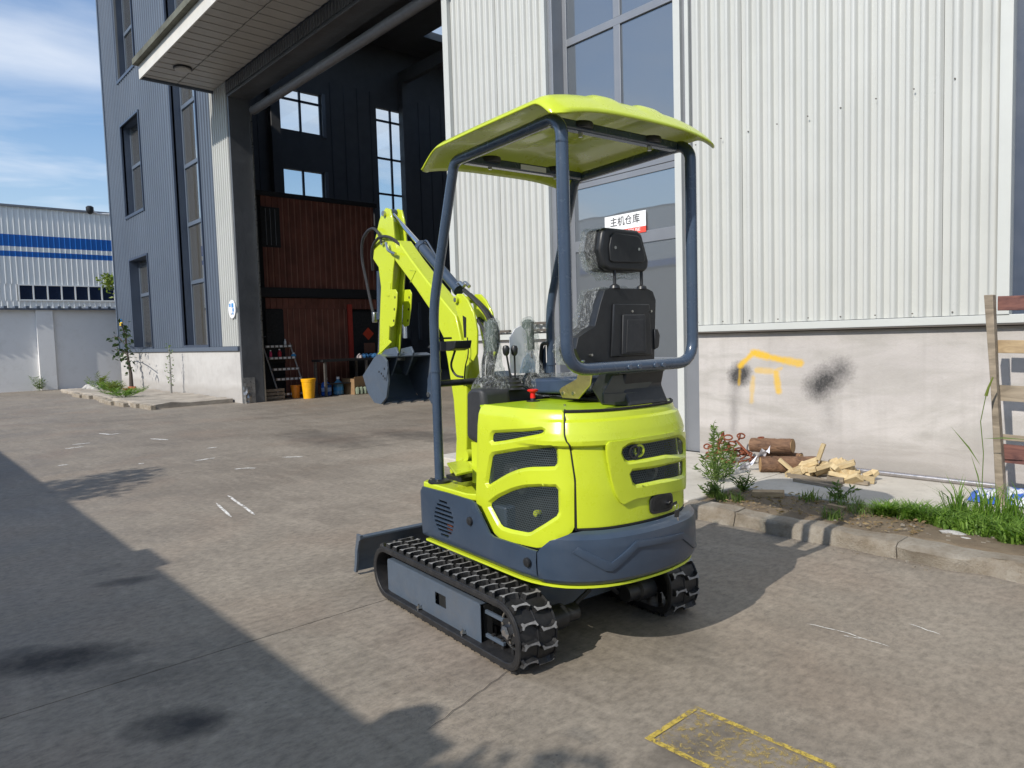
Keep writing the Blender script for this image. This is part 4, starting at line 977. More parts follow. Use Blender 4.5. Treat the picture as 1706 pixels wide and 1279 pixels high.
# planting bed at the far corner
bed = lumpy(-27.9, -17.6, 4.7, 6.55, .0, .10, 80, 10, .12, .05).build('planting_bed', simple('bed_soil', (.33, .29, .24), .95, 0, .3, 2, .02, 12), None, True, ang=70, kind='structure')
bk = empty('bed_kerb', (0, 0, 0), kind='structure')
random.seed(3)
x = -28.2
while x < -17.4:
    L = random.uniform(.5, 1.0); yy = 4.55+.12*math.sin(x*1.3)+(.6*max(0, (-24.5-x)/3.5))
    MB().obox((x+L/2, yy, .035), (L-.015, .12, .13), Matrix.Rotation(random.uniform(-.05, .05), 3, 'Z')).build('kerb_stone', CURB, bk, False, bevel=.015); x += L
for k in range(14):
    s_ = random.uniform(.08, .2); MB().lathe((random.uniform(-28.3, -26.6), random.uniform(5.0, 5.7), .02), [(s_, 0), (s_*1.1, s_*.4), (s_*.5, s_*.9), (0, s_)], 6).build('rubble', STONE, bk, True, 20)
tr = empty('sapling', (-25.4, 6.22, .08), 0, label='thin dark sapling with sparse leaves against the pale plinth at the far corner', category='tree')
tk = MB(); tk.tube([(0, 0, 0), (-.06, .02, .5), (-.2, .0, 1.0), (-.26, .0, 1.4)], lambda q: .07*(1-.7*q), 7)
ends = [(-.26, 0, 1.4, -1.1, -.1, .35), (-.24, 0, 1.3, 1.2, -.3, .5), (-.2, 0, 1.1, -.7, -.2, .2), (-.22, 0, 1.2, .3, -.2, .9), (-.22, 0, 1.25, -.1, -.1, .9), (-.2, 0, 1.15, 1.9, -.6, .10)]
lm = MB(); random.seed(12)
for (a, b_, c, dx_, dy_, dz_) in ends:
    e = (a+dx_*.5, b_+dy_, c+dz_); tk.tube([(a, b_, c), (a+dx_*.5, b_+dy_*.5, c+dz_*.75), (a+dx_, b_+dy_, c+dz_)], .016, 5)
    for k in range(17):
        t = random.uniform(.45, 1.05); p = (a+dx_*t+random.gauss(0, .09), b_+dy_*t+random.gauss(0, .08), c+dz_*t+random.gauss(0, .10)-.02)
        leaf(lm, p, (random.uniform(-1, 1), random.uniform(-1, 1), random.uniform(-1, .2)), .17, .05)
for k in range(30): 
    z = random.uniform(.45, 1.35); leaf(lm, (-.1-.1*z+random.gauss(0, .10), random.gauss(0, .08), z), (random.uniform(-1, 1), random.uniform(-1, 1), -.3), .16, .045)
tk.build('trunk', BARKM, tr); lm.build('leaf_cluster', LEAFD, tr, False)
s2 = empty('young_shoot', (-21.4, 6.25, .08), 0, label='bare grey shoot standing in front of the pale plinth, right of the sapling', category='plant')
MB().tube([(0, 0, 0), (.02, 0, .5), (.06, 0, 1.0), (.08, -.02, 1.35)], lambda q: .035*(1-.7*q), 6).tube([(.02, 0, .5), (.12, 0, .8)], .012, 5).build('stem', simple('grey_stem', (.28, .27, .25), .8), s2)
lm = MB()
for k in range(60):
    z = random.uniform(.2, 1.4); leaf(lm, (.05*z+random.gauss(0, .05), random.gauss(0, .05), z), (random.uniform(-1, 1), random.uniform(-1, 1), .4), .08, .02)
lm.build('leaf_cluster', WEED, s2, False)
bp = empty('brick_pile', (-24.7, 6.0, .07), 0, label='few broken red bricks at the foot of the thin sapling', category='bricks')
for k in range(4): MB().obox((random.uniform(-.15, .15), random.uniform(-.1, .1), .05+.06*(k//2)), (.22, .11, .06), Matrix.Rotation(random.uniform(-.6, .6), 3, 'Z')).build('brick', TERRA, bp, False)

def grass(name, pts, n, hmin, hmax, mat, sp=.12, wid=.006, lean=.5, seed=1, **kw):
    random.seed(seed); m = MB()
    for k in range(n):
        cx_, cy_, r_ = random.choice(pts); a = random.uniform(0, 6.28); rr = r_*math.sqrt(random.random())
        x, y = cx_+rr*math.cos(a), cy_+rr*math.sin(a); z0 = kw.get('z', .08); h = random.uniform(hmin, hmax); b_ = random.uniform(0, 6.28); l = random.uniform(.2, 1)*lean*h
        dx_, dy_ = math.cos(b_)*l, math.sin(b_)*l; w = wid*random.uniform(.6, 1.3); sx, sy = -math.sin(b_)*w, math.cos(b_)*w
        m.add([(x-sx, y-sy, z0), (x+sx, y+sy, z0), (x+dx_*.35+sx*.9, y+dy_*.35+sy*.9, z0+h*.6), (x+dx_*.35-sx*.9, y+dy_*.35-sy*.9, z0+h*.6), (x+dx_, y+dy_, z0+h*random.uniform(.75, .95))], [(0, 1, 2, 3), (3, 2, 4)])
    return m.build(name, mat, None, False, kind='stuff')
# ------------------------------------------------------------------ along the right-hand wall
AZ = .10
lg = empty('log', (-3.38, 6.33, AZ+.115), 0, label='upper bark-covered log lying across another log by the plastered wall', category='log')
def logmesh(p, q, r, parent, seed):
    random.seed(seed); p, q = Vector(p), Vector(q); m = MB(); n = 18; d = q-p; u = d.normalized().orthogonal().normalized(); w = d.normalized().cross(u); k = 14
    vs = []
    for i in range(k+1):
        c = p+d*(i/k)
        for j in range(n):
            a = 2*math.pi*j/n; rr = r*(1+.07*mnoise.noise((math.cos(a)*1.5+seed, math.sin(a)*1.5, i*.5))+.05*mnoise.noise((math.cos(a)*5, math.sin(a)*5+seed, i*.9)))
            vs.append(c+(u*math.cos(a)+w*math.sin(a))*rr)
    m.add(vs, [(i*n+j, i*n+(j+1) % n, (i+1)*n+(j+1) % n, (i+1)*n+j) for i in range(k) for j in range(n)]); m.build('bark', LOGB, parent, True, 50)
    for c, sgn in ((p, -1), (q, 1)):
        MB().cyl(c, c+d.normalized()*sgn*.004, r*.94, n=n).build('cut_end', LOGE, parent, True, 30)
logmesh((-.20, -.03, .075), (.19, .02, .095), .068, lg, 1)
lg2 = empty('log', (-3.2, 6.12, AZ), 0, label='lower log with its cut end facing the yard, half under the pile of blocks', category='log')
logmesh((-.12, -.13, .075), (.26, .17, .075), .073, lg2, 5)
def block(x, y, z, L, w, h, rx, ry, rz, lab, mat=FRESHW, grp='offcut blocks in the heap', nm='wood_block'):
    m = MB().obox((0, 0, 0), (L, w, h)); o = m.build(nm, mat, None, True, 30, bevel=.003, label=lab, category='wood block')
    if grp: o['group'] = grp
    o.location = (x, y, z); o.rotation_euler = (R(rx), R(ry), R(rz)); return o
L0 = 'fresh pale offcut among the heap of cut wood blocks by the wall'
block(-2.80, 6.08, .33, .15, .05, .035, 0, -72, 12, 'slim pale block standing upright on top of the heap of offcuts', grp=None)
block(-3.08, 6.02, .185, .17, .035, .03, 0, 38, 10, 'narrow block leaning at the left end of the heap', grp=None)
block(-2.60, 6.05, .235, .20, .07, .035, 10, -22, 18, 'broad pale block tilted on the right side of the heap', grp=None)
random.seed(21)
for k in range(34):
    t = random.random(); x = -3.04+.60*t; hgt = .16*(1-abs(t-.45)*1.6); z = AZ+.022+random.random()*max(.02, hgt)
    y = 6.05+random.uniform(-.09, .20)
    block(x, y, z, random.uniform(.11, .19), random.uniform(.06, .09), random.uniform(.035, .05), random.uniform(-40, 40), random.uniform(-38, 38), random.uniform(-80, 80), L0)
block(-2.78, 5.90, AZ+.02, .52, .05, .035, 0, 0, -12, 'long grey-brown stick lying in front of the heap of blocks', OLDW, None)
block(-2.70, 5.78, AZ+.012, .42, .045, .028, 0, 0, -9, 'grey weathered stick nearest the soil strip, in front of the heap', OLDW, None)
block(-2.62, 5.96, AZ+.03, .13, .05, .05, 0, 0, 10, 'stubby weathered block at the middle of the front sticks', OLDW, None)
block(-2.48, 6.02, AZ+.02, .22, .035, .03, 0, 0, -6, 'short pale stick at the right end of the front sticks', OLDW, None)
block(-2.80, 5.17, .115, .235, .075, .05, 4, -3, 22, 'single tan block lying alone on the soil near the curb', BOARD, None)
block(-2.24, 5.11, .108, .125, .04, .03, 0, 2, -2, 'small pinkish block lying alone on the soil, right of the tan block', BOARD, None)
lg3 = empty('log', (-3.36, 6.43, AZ), 0, label='hidden back log carrying the upper log at the foot of the wall', category='log')
logmesh((-.16, 0, .068), (.20, .02, .068), .064, lg3, 8)
wr = empty('torn_wrapper', (-3.45, 6.0, AZ), 0, label='torn white wrapper propped against the lower log', category='wrapper')
m = MB(); P = {}
for i in range(12):
    for j in range(5):
        t = i/11; P[i, j] = len(m.v); m.v.append((-.10+.32*t, .02*mnoise.noise((i*.8, j, 0))+.05*(j-2)/2*(.6+.4*math.sin(i)), .01+.22*t**1.3+.03*mnoise.noise((i*.7, j*.9, 4))+.02*(j-2)*math.cos(i*1.1)))
m.f = [(P[i, j], P[i+1, j], P[i+1, j+1], P[i, j+1]) for i in range(11) for j in range(4)]; m.mi = [0]*len(m.f); m.build('film_sheet', PAPER, wr, True, 30)
ch = empty('rusty_chain', (-3.85, 6.3, AZ), 0, label='heap of rusty steel chain and hooks in the corner by the logs', category='chain'); random.seed(5)
for k in range(34):
    c = Vector((random.gauss(.02, .13), random.gauss(0, .07), max(.02, random.gauss(.10, .07)))); M = Matrix.Rotation(random.uniform(0, 3.1), 3, 'Z') @ Matrix.Rotation(random.uniform(0, 3.1), 3, 'X')
    m = MB(); m.tube([c+M@Vector((math.cos(a)*.042, math.sin(a)*.026, 0)) for a in [i*math.pi/5 for i in range(10)]], .0085, 6, closed=True); m.build('chain_link', RUSTC, ch)
MB().tube([(-.09, 0, .05), (-.10, 0, .16), (-.05, .01, .25), (-.05, 0, .29)], .020, 8).build('hook', RUSTC, ch)
MB().tube([(.10, -.05, .03), (.02, -.04, .20), (.12, -.02, .22), (.30, -.05, .08), (.20, -.04, .02)], .012, 6).build('hoop', RUSTC, ch)
pp = MB().tube([(-2.78, 6.50, AZ+.024), (-1.56, 6.52, AZ+.024)], .022, 12).build('steel_pipe', simple('galvanised_pipe', (.42, .40, .40), .3, .8, .2, 12), None); pp['label'] = 'thin grey steel pipe lying along the foot of the plastered wall'; pp['category'] = 'pipe'
# upright pallet
pl = empty('pallet', (-1.45, 5.93, .08), 0, label='weathered pallet with red and tan boards standing on end at the right edge', category='pallet')
MB().prism([(-.095, 1.52), (-.04, 1.52), (-.01, .9), (.055, -.02), (.0, -.02), (-.045, .85)], -.045, .03, 'y').build('post', OLDW, pl, True, 30, bevel=.004)
MB().prism([(1.0, 1.50), (1.06, 1.50), (1.08, -.02), (1.02, -.02)], -.045, .03, 'y').build('post', OLDW, pl, True, 30, bevel=.004)
for z0, z1, mt in ((1.40, 1.51, REDB), (1.10, 1.20, BOARD), (.76, .88, OLDW), (.48, .53, OLDW), (.32, .46, REDB)):
    o = MB().prism([(-.03, z0+.008), (1.05, z0-.02), (1.05, z1-.03), (-.03, z1)], .031, .052, 'y').build('board', mt, pl, True, 30, bevel=.003)
for z0, z1 in ((1.12, 1.22), (.60, .70)): MB().prism([(-.03, z0), (1.05, z0), (1.05, z1), (-.03, z1)], -.066, -.0455, 'y').build('board', OLDW if z0 < 1 else BOARD, pl, True, 30, bevel=.003) if z0 < .0 else None
bg = empty('plastic_bag', (-1.42, 6.05, AZ), 0, label='blue and white plastic sack lying on the ground behind the pallet foot', category='bag')
m = MB(); P = {}
for i in range(14):
    for j in range(8):
        t, u_ = i/13, j/7; P[i, j] = len(m.v); m.v.append((-.22+.75*t, -.15+.42*u_, .012+.09*math.sin(math.pi*u_)*(.5+.5*math.sin(math.pi*t))+.035*mnoise.noise((i*.7, j*.9, 2))))
m.f = [(P[i, j], P[i+1, j], P[i+1, j+1], P[i, j+1]) for i in range(13) for j in range(7)]; m.mi = [0]*len(m.f)
mm, nt, b = _new('sack_print'); c = ramp(nt, noise(nt, wpos(nt), 7, 3, .5), [(.47, (.62, .64, .70)), (.50, (.03, .10, .42))]); nt.links.new(c, b.inputs['Base Color']); b.inputs['Roughness'].default_value = .35
m.build('sack_skin', mm, bg, True, 60)
db = empty('debris', (0, 0, 0), kind='stuff')
db.name = 'litter'; random.seed(8); m = MB()
for k in range(110):
    x, y = random.uniform(-3.1, -.9), random.uniform(4.75, 5.3); s_ = random.uniform(.004, .016); m.obox((x, y, .088+s_*.3), (s_*1.6, s_, s_*.8), Matrix.Rotation(random.uniform(0, 6), 3, 'Z'))
for k in range(26):
    x, y = random.uniform(-3.0, -.7), 4.50-abs(random.gauss(0, .05)); s_ = random.uniform(.003, .012); m.obox((x, y, s_*.3), (s_*1.6, s_, s_*.7), Matrix.Rotation(random.uniform(0, 6), 3, 'Z'))
bpy.data.objects.remove(db); m.build('pebbles', CURB, None, False, kind='stuff')
for (x, y, s_, lab) in ((-1.461, 4.99, .06, 'flat pale stone in the soil at the edge of the green grass'), (-1.36, 4.91, .04, 'small cream stone lump right of the flat pale stone')):
    o = MB().lathe((0, 0, 0), [(s_, 0), (s_*1.1, s_*.2), (s_*.6, s_*.45), (0, s_*.5)], 8).build('stone', STONE, None, True, 25, label=lab, category='stone'); o.location = (x, y, .085); o.scale = (1.2, .6, .7)
m = MB(); random.seed(4)
for k in range(420):
    x, y = random.uniform(-3.1, -1.6), random.uniform(4.74, 5.4); leaf(m, (x, y, .10), (random.uniform(-1, 1), random.uniform(-1, 1), random.uniform(-.05, .15)), random.uniform(.02, .05), .007)
m.build('dry_litter', DRYM, None, False, kind='stuff')

gpts = [(-1.80, 5.22, .10), (-1.65, 5.25, .12), (-1.50, 5.22, .16), (-1.42, 5.42, .16), (-1.3, 5.18, .18), (-1.18, 5.32, .2), (-1.05, 5.18, .22), (-.9, 5.25, .25), (-.7, 5.2, .3), (-.4, 5.1, .3), (-1.12, 5.05, .12), (-1.93, 5.15, .05)]
grass('grass', gpts, 6000, .04, .135, GRASS, wid=.0055, lean=1.6, seed=3)
grass('tall_grass', [(-1.36, 5.42, .12), (-1.15, 5.48, .15), (-.9, 5.5, .2), (-1.55, 5.38, .05)], 240, .16, .34, GRASS, wid=.005, lean=.8, seed=5)
grass('sparse_grass', [(-2.3, 5.36, .13), (-2.15, 5.2, .12), (-2.5, 5.25, .08), (-2.16, 4.86, .07), (-2.05, 5.12, .1), (-3.02, 4.86, .05), (-3.08, 4.92, .05), (-2.9, 4.9, .05)], 620, .04, .12, WEED, wid=.003, lean=.9, seed=6)
ft = empty('foxtail_weed', (-1.50, 5.72, .1), 0, label='single foxtail grass with a seed head rising before the wall near the pallet', category='plant')
MB().tube([(0, 0, 0), (.01, 0, .4), (-.01, 0, .62), (.02, 0, .80)], .003, 5).build('stem', WEED, ft); MB().tube([(.02, 0, .80), (.035, 0, .86), (.06, 0, .93)], lambda q: .012*(1-q*.6), 6).build('seed_head', LEAFY, ft)
m = MB(); leaf(m, (0, 0, .30), (-.5, 0, .7), .34, .006); leaf(m, (.0, 0, .50), (1, 0, .05), .30, .005); leaf(m, (0, 0, .1), (-.3, .2, 1), .3, .005); m.build('blade', WEED, ft, False)
def weed(loc, h, n, lab, seed, mat=WEED, spread=.10, L=.07):
    random.seed(seed); w_ = empty('weed', loc, 0, label=lab, category='weed'); st_, lf = MB(), MB()
    for k in range(n):
        a = random.uniform(0, 6.28); b_ = random.uniform(.1, 1)*spread; hh = h*random.uniform(.55, 1); e = (math.cos(a)*b_*1.6, math.sin(a)*b_*1.6, hh)
        st_.tube([(math.cos(a)*b_*.3, math.sin(a)*b_*.3, 0), (math.cos(a)*b_*.8, math.sin(a)*b_*.8, hh*.55), e], .0035, 4)
        for q in range(int(hh*130)):
            t = random.uniform(.12, 1); p = (math.cos(a)*b_*(.3+1.3*t), math.sin(a)*b_*(.3+1.3*t), hh*t); c_ = random.uniform(0, 6.28)
            leaf(lf, p, (math.cos(c_), math.sin(c_), random.uniform(.1, .9)), L*random.uniform(.5, 1), .007)
    st_.build('stem', WEED, w_); lf.build('leaf_cluster', mat, w_, False)
weed((-3.64, 5.72, .09), .48, 6, 'tall feathery weed at the left corner of the soil strip behind the digger', 2, spread=.15)
weed((-3.42, 5.62, .09), .30, 4, 'upright bushy weed in front of the rusty chain', 3, spread=.07)
weed((-3.40, 5.40, .09), .26, 12, 'low spreading weed tuft at the foot of the tall weeds', 4, spread=.16)
weed((-3.04, 5.22, .09), .15, 10, 'dense low green weed clump left of the single tan block', 6, spread=.07, L=.06)
weed((-3.12, 4.88, .09), .13, 16, 'small leafy weed at the end of the curb beside the ramp', 7, spread=.07, L=.05)
weed((-2.36, 5.42, .09), .14, 7, 'small weed in the shade at the edge of the concrete apron', 9, spread=.10, L=.06)
weed((-24.9, 5.35, .1), .34, 20, 'broad bushy weed around the foot of the sapling', 14, GRASS, .38, .14)
weed((-23.2, 5.2, .1), .34, 14, 'spiky yellow-green weed in the middle of the planting bed', 15, LEAFY, .20, .22)
weed((-21.2, 5.0, .1), .24, 26, 'low wide green weed patch at the right end of the planting bed', 16, GRASS, .40, .18)
weed((-26.6, 5.6, .1), .50, 8, 'pale weed at the left tip of the planting bed', 17, LEAFY, .25, .18)
weed((-29.9, 4.35, 0), .50, 7, 'weed growing at the foot of the boundary wall pilaster', 18, WEED, .15, .16)

# ------------------------------------------------------------------ the street side behind the photographer (throws the long shade on the yard)
op = empty('opposite_factory', (-10, -17, 0), label='long white ribbed factory with blue bands facing the workshop across the yard', category='building')
def oo(mb, n_, mt, **k): o = mb.build(n_, mt, op, **k); o.location = (10, 17, 0); return o
oo(MB().box((-60, -33, 0), (22, -17.05, 7.82)), 'building_core', DARKIN, smooth=False)
def bcorr(x0, x1, z0, z1, n_, mt):
    m = corr(x0, x1, z0, z1, 0, .25, .05, 'trap'); m.v = [(a, -17.0-b_, c) for a, b_, c in m.v]; oo(m, n_, mt, smooth=False)
for k in range(13):
    a = -60+k*6.3
    for z0, z1, mt, n_ in ((0, 1.0, FACW, 'wall_sheet'), (2.5, 3.9, FACW, 'wall_sheet'), (3.9, 4.2, FACB, 'blue_band'), (4.2, 4.5, FACW, 'wall_sheet'), (4.5, 5.2, FACB, 'blue_band'), (5.2, 7.86, FACW, 'wall_sheet')): bcorr(a, a+6.3, z0, z1, n_, mt)
for k in range(26):
    a = -60+k*3.15; w_ = oo(MB().box((a, -17.0, 1.0), (a+.12, -16.95, 2.5)), 'window', GREYF, smooth=False); MB().box((a+.12, -17.02, 1.0), (a+3.15, -17.0, 2.5)).build('pane', MATS['dark_pane'], w_, smooth=False)
oo(MB().box((-60, -33, 7.86), (22, -16.9, 7.90)), 'roof', GREYF, smooth=False)
sw = empty('street_wall', (-10, -3.2, 0), label='long pale rendered wall on the street side of the yard, throwing the long shade', category='wall')
def sp_(mb, n_, mt, **k): o = mb.build(n_, mt, sw, **k); o.location = (10, 3.2, 0); return o
sp_(MB().box((-60, -3.42, 0), (16, -3.2, 3.24)), 'wall', RENDERW, smooth=False)
sp_(MB().box((-60, -3.48, 3.241), (16, -3.16, 3.30)), 'coping', DARKM, smooth=False)
for x in (-58, -52, -46, -40, -34, -28, -22, -16, -10, 2, 8): sp_(MB().box((x, -3.2, 0), (x+.45, -3.12, 3.24)), 'pilaster', RENDERW, smooth=False)
sp_(MB().box((-1.80, -3.40, 3.301), (-1.48, -3.18, 3.42)).lathe((-1.72, -3.3, 3.42), [(.10, 0), (.12, .05), (.07, .12), (0, .15)], 12), 'round_shadow_bump', BLACKP)  # unseen rounded bump, added to shape the edge of the yard shade
sp_(MB().box((-4.95, -3.40, 3.301), (-4.45, -3.18, 3.38)), 'square_shadow_bump', GREYF, smooth=False)  # unseen block on the coping, added to notch the shade edge
tree((-1.15, -4.2, 0), 4.46, .42, 'leafy street tree standing before the opposite factory, near the photographer', LEAFD, 260, .10, .10, 'street trees along the opposite factory', .45, 31)
tree((-7.55, -5.2, 0), 5.55, .95, 'leafy street tree standing before the opposite factory, far left', LEAFD, 1500, .14, .10, 'street trees along the opposite factory', .5, 33)
# ================================================================== the compact tracked digger
# own frame: x to the rear, y to its right-hand side, z up; the whole machine is parented to one empty
EX = empty('mini_excavator', (-2.55, 2.49, 0), R(-5.0), label='lime and slate mini excavator with roof canopy standing in the yard', category='excavator')
def E(mb, n_, mt, parent=None, **k): return mb.build(n_, mt, parent or EX, **k)

# ---- tracks
def stadium(x0, x1, z0, z1, n=16):
    r = (z1-z0)/2; zc = (z0+z1)/2; P = []
    def cs(a):                                    # the lower half of each end is squarer: the belt sags flat to the ground
        c_, s_ = math.cos(a), math.sin(a); e = .62 if s_ < 0 else 1.0
        return math.copysign(abs(c_)**e, c_), math.copysign(abs(s_)**e, s_)
    for i in range(n+1): a = -math.pi/2+math.pi*i/n; P.append((x1-r+r*cs(a)[0], zc+r*cs(a)[1]))
    for i in range(n+1): a = math.pi/2+math.pi*i/n; P.append((x0+r+r*math.cos(a), zc+r*math.sin(a)))
    return P
TX0, TX1, TZ1 = -.840, .515, .312
# lug footprint: a dog-bone
bone = [(-.046, -.010), (-.052, -.020), (-.044, -.024), (-.034, -.013), (-.010, -.007), (.012, -.006), (.030, -.012), (.041, -.026), (.050, -.022), (.044, -.008), (.050, .010), (.038, .013), (.028, .004), (.0, .005), (-.026, .004), (-.040, .006)]
def lug_mesh():
    m = MB(); n = len(bone); 
    lo = [(p[1]*1.02, p[0]*.90, 0) for p in bone]; hi = [(p[1]*.78, p[0]*.84, .024) for p in bone]
    tri = tessellate_polygon([[Vector((p[0], p[1], 0)) for p in hi]])
    m.add(lo+hi, [(i, (i+1) % n, n+(i+1) % n, n+i) for i in range(n)]); m.k = 1
    m.add(hi, [tuple(t) for t in tri]); m.k = 0
    me = m.mesh('track_lug', False); me.materials.append(RUBBER); me.materials.append(LUGTOP); return me
LUG = lug_mesh()
for yo, yi, sgn in ((-.570, -.362, 1), (.565, .357, -1)):
    y0, y1 = min(yo, yi), max(yo, yi)
    out = stadium(TX0+.021, TX1-.021, .021, TZ1-.021); inn = stadium(TX0+.045, TX1-.045, .045, TZ1-.045)
    m = MB(); n = len(out); prof = []
    yy = [y0, y0, y0+.004, y1-.004, y1, y1]
    rings = [[(p[0], y0, p[1]) for p in inn], [(p[0], y0, p[1]) for p in out], [(p[0], y1, p[1]) for p in out], [(p[0], y1, p[1]) for p in inn]]
    vs = [q for r_ in rings for q in r_]
    m.add(vs, [(k*n+i, k*n+(i+1) % n, ((k+1) % 4)*n+(i+1) % n, ((k+1) % 4)*n+i) for k in range(4) for i in range(n)])
    tk = E(m, 'track', RUBBER, ang=40, bevel=.004)
    if sgn < 0: tk['label'] = 'right-hand track, mostly in the machine\'s shadow'
    # raised edge beads and centre rib
    for yb, rr in ((y0+.006, .006), (y1-.006, .006), ((y0+y1)/2, .003)):
        MB().tube([(p[0], yb, p[1]) for p in stadium(TX0+.020, TX1-.020, .020, TZ1-.020)], rr, 6, closed=True).build('edge_bead', RUBBER, tk)
    # lugs along the centre line
    path = stadium(TX0+.021, TX1-.021, .021, TZ1-.021, 24); S = [0]
    for i in range(len(path)): a, b_ = path[i], path[(i+1) % len(path)]; S.append(S[-1]+math.hypot(b_[0]-a[0], b_[1]-a[1]))
    NL = 40; pitch = S[-1]/NL
    for row in (0, 1):
        for k in range(NL):
            s_ = ((k+.5*row)*pitch) % S[-1]; i = max(j for j in range(len(path)) if S[j] <= s_); t = (s_-S[i])/(S[i+1]-S[i]); a, b_ = path[i], path[(i+1) % len(path)]
            tx, tz = b_[0]-a[0], b_[1]-a[1]; L_ = math.hypot(tx, tz); tx, tz = tx/L_, tz/L_
            o = bpy.data.objects.new('track_lug', LUG); COL.objects.link(o); o.parent = tk
            yc = (y0+y1)/2+(-.048 if row == 0 else .048)
            X_ = Vector((tx, 0, tz)); Z_ = Vector((tz, 0, -tx)); Y_ = Z_.cross(X_)
            M = Matrix((X_, Y_, Z_)).transposed().to_4x4(); M.translation = Vector((a[0]+(b_[0]-a[0])*t, yc, a[1]+(b_[1]-a[1])*t))-Z_*.001
            if row: M = M @ Matrix.Rotation(math.pi, 4, 'Z')
            o.matrix_local = M
    for k in range(NL):                          # guide teeth inside
        s_ = (k*pitch) % S[-1]; i = max(j for j in range(len(path)) if S[j] <= s_); a, b_ = path[i], path[(i+1) % len(path)]; t = (s_-S[i])/(S[i+1]-S[i])
        px_, pz_ = a[0]+(b_[0]-a[0])*t, a[1]+(b_[1]-a[1])*t
        if k == 0: gt = MB()
        tx, tz = b_[0]-a[0], b_[1]-a[1]; L_ = math.hypot(tx, tz); nx_, nz_ = -tz/L_, tx/L_
        M = Matrix(((tx/L_, 0, nx_), (0, 1, 0), (tz/L_, 0, nz_)))
        for dy_ in (-.028, .028): gt.obox((px_+nx_*.045, (y0+y1)/2+dy_, pz_+nz_*.045), (.016, .014, .042), M)
    gt.build('guide_teeth', RUBBER, tk, False)
    # running gear
    yc = (y0+y1)/2; ZC = TZ1/2+.002
    def w(n_, mb, mt, **k): return mb.build(n_, mt, EX, **k)
    spk = MB(); T = 12
    pr = []
    for i in range(T*4):
        a = 2*math.pi*i/(T*4); rr = .088 if (i % 4) in (0, 1) else .070; pr.append((TX1-.145+rr*math.cos(a), ZC+rr*math.sin(a)))
    spk.prism(pr, yc-.010, yc+.010, 'y').cyl((TX1-.145, yo+.045*sgn, ZC), (TX1-.145, yc, ZC), .056, n=20)
    sp_o = w('sprocket', spk, BLACKP, ang=30)
    MB().lathe((TX1-.145, yo+.045*sgn, ZC), [(.030, 0), (.030, -.022*sgn), (.016, -.028*sgn), (.0, -.028*sgn)], 6, 'y').build('hub_nut', CHROME, sp_o, True, 20)
    for i in range(5):
        a = 2*math.pi*i/5; MB().cyl((TX1-.145+.044*math.cos(a), yo+.046*sgn, ZC+.044*math.sin(a)), (TX1-.145+.044*math.cos(a), yo+.038*sgn, ZC+.044*math.sin(a)), .007, n=6).build('bolt', ZINC, sp_o)
    MB().tube([(TX1-.145+.085*math.cos(a), yc-.03*sgn, ZC+.085*math.sin(a)) for a in [i*math.pi/12 for i in range(24)]], .006, 6, closed=True).build('rim', ZINC, sp_o)
    w('idler', MB().lathe((TX0+.14, yc, ZC), [(.085, -.03), (.090, -.012), (.090, .012), (.085, .03)], 24, 'y'), BLACKP, ang=30)
    for k in range(3): w('track_roller', MB().lathe((TX0+.34+k*.24, yc, .078), [(.034, -.045), (.034, -.02), (.024, -.02), (.024, .02), (.034, .02), (.034, .045)], 14, 'y'), BLACKP, ang=30)
    # box frame with a window cut in it
    yf = yo+.034*sgn; yb_ = yf+.10*sgn
    fo = [(-.722, .030), (-.722, .205), (-.715, .216), (.165, .216), (.172, .205), (.172, .030)]; ho = [(-.222, .108), (-.222, .168), (-.122, .168), (-.122, .108)]
    m = MB(); V2 = fo+ho; tri = tessellate_polygon([[Vector((p[0], p[1], 0)) for p in fo], [Vector((p[0], p[1], 0)) for p in ho]])
    # tilt: lower edge follows the ground, plate slightly out of plumb
    ff = lambda p, y: (p[0], y, p[1]+.004)
    nf = len(V2); m.add([ff(p, yf) for p in V2]+[ff(p, yf+.006*sgn) for p in V2], [tuple(t) for t in tri]+[tuple(nf+i for i in t) for t in tri]+[(i, (i+1) % 6, nf+(i+1) % 6, nf+i) for i in range(6)]+[(6+i, 6+(i+1) % 4, nf+6+(i+1) % 4, nf+6+i) for i in range(4)])
    ya, yb2 = sorted((yf+.006*sgn, yb_))
    m.box((-.715, ya, .2125), (.165, yb2, .2195)).box((-.722, ya, .034), (-.716, yb2, .212)).box((-.715, ya, .034), (.165, yb2, .040))
    fr_o = w('track_frame', m, SLATE2, smooth=False, bevel=.0035)
    MB().box((-.25, ya+.02*sgn if sgn > 0 else ya+.05, .045), (.165, yb2-.03*sgn if sgn > 0 else yb2-.02, .21)).build('inner_plate', DARKIN, fr_o, False)
    for z in (.070, .178): w('axle_bar', MB().box((.16, yf+.03*sgn, z-.008), (.30, yf+.045*sgn, z+.008)), SLATE2, smooth=False, bevel=.002)
    for x in (-.36, .045):
        gv = w('grease_valve', MB().cyl((x, yf-.001*sgn, .052), (x, yf-.022*sgn, .056), .010, n=6).cyl((x, yf-.012*sgn, .055), (x+.005, yf-.018*sgn, .074), .005, n=6), ZINC, ang=30)
        MB().tube([(x, yf-.02*sgn, .052), (x+.02, yf-.03*sgn, .03), (x+.06, yf-.02*sgn, .022), (x+.10, yf+.01*sgn, .03)], .005, 6).build('hose', HOSE, gv)
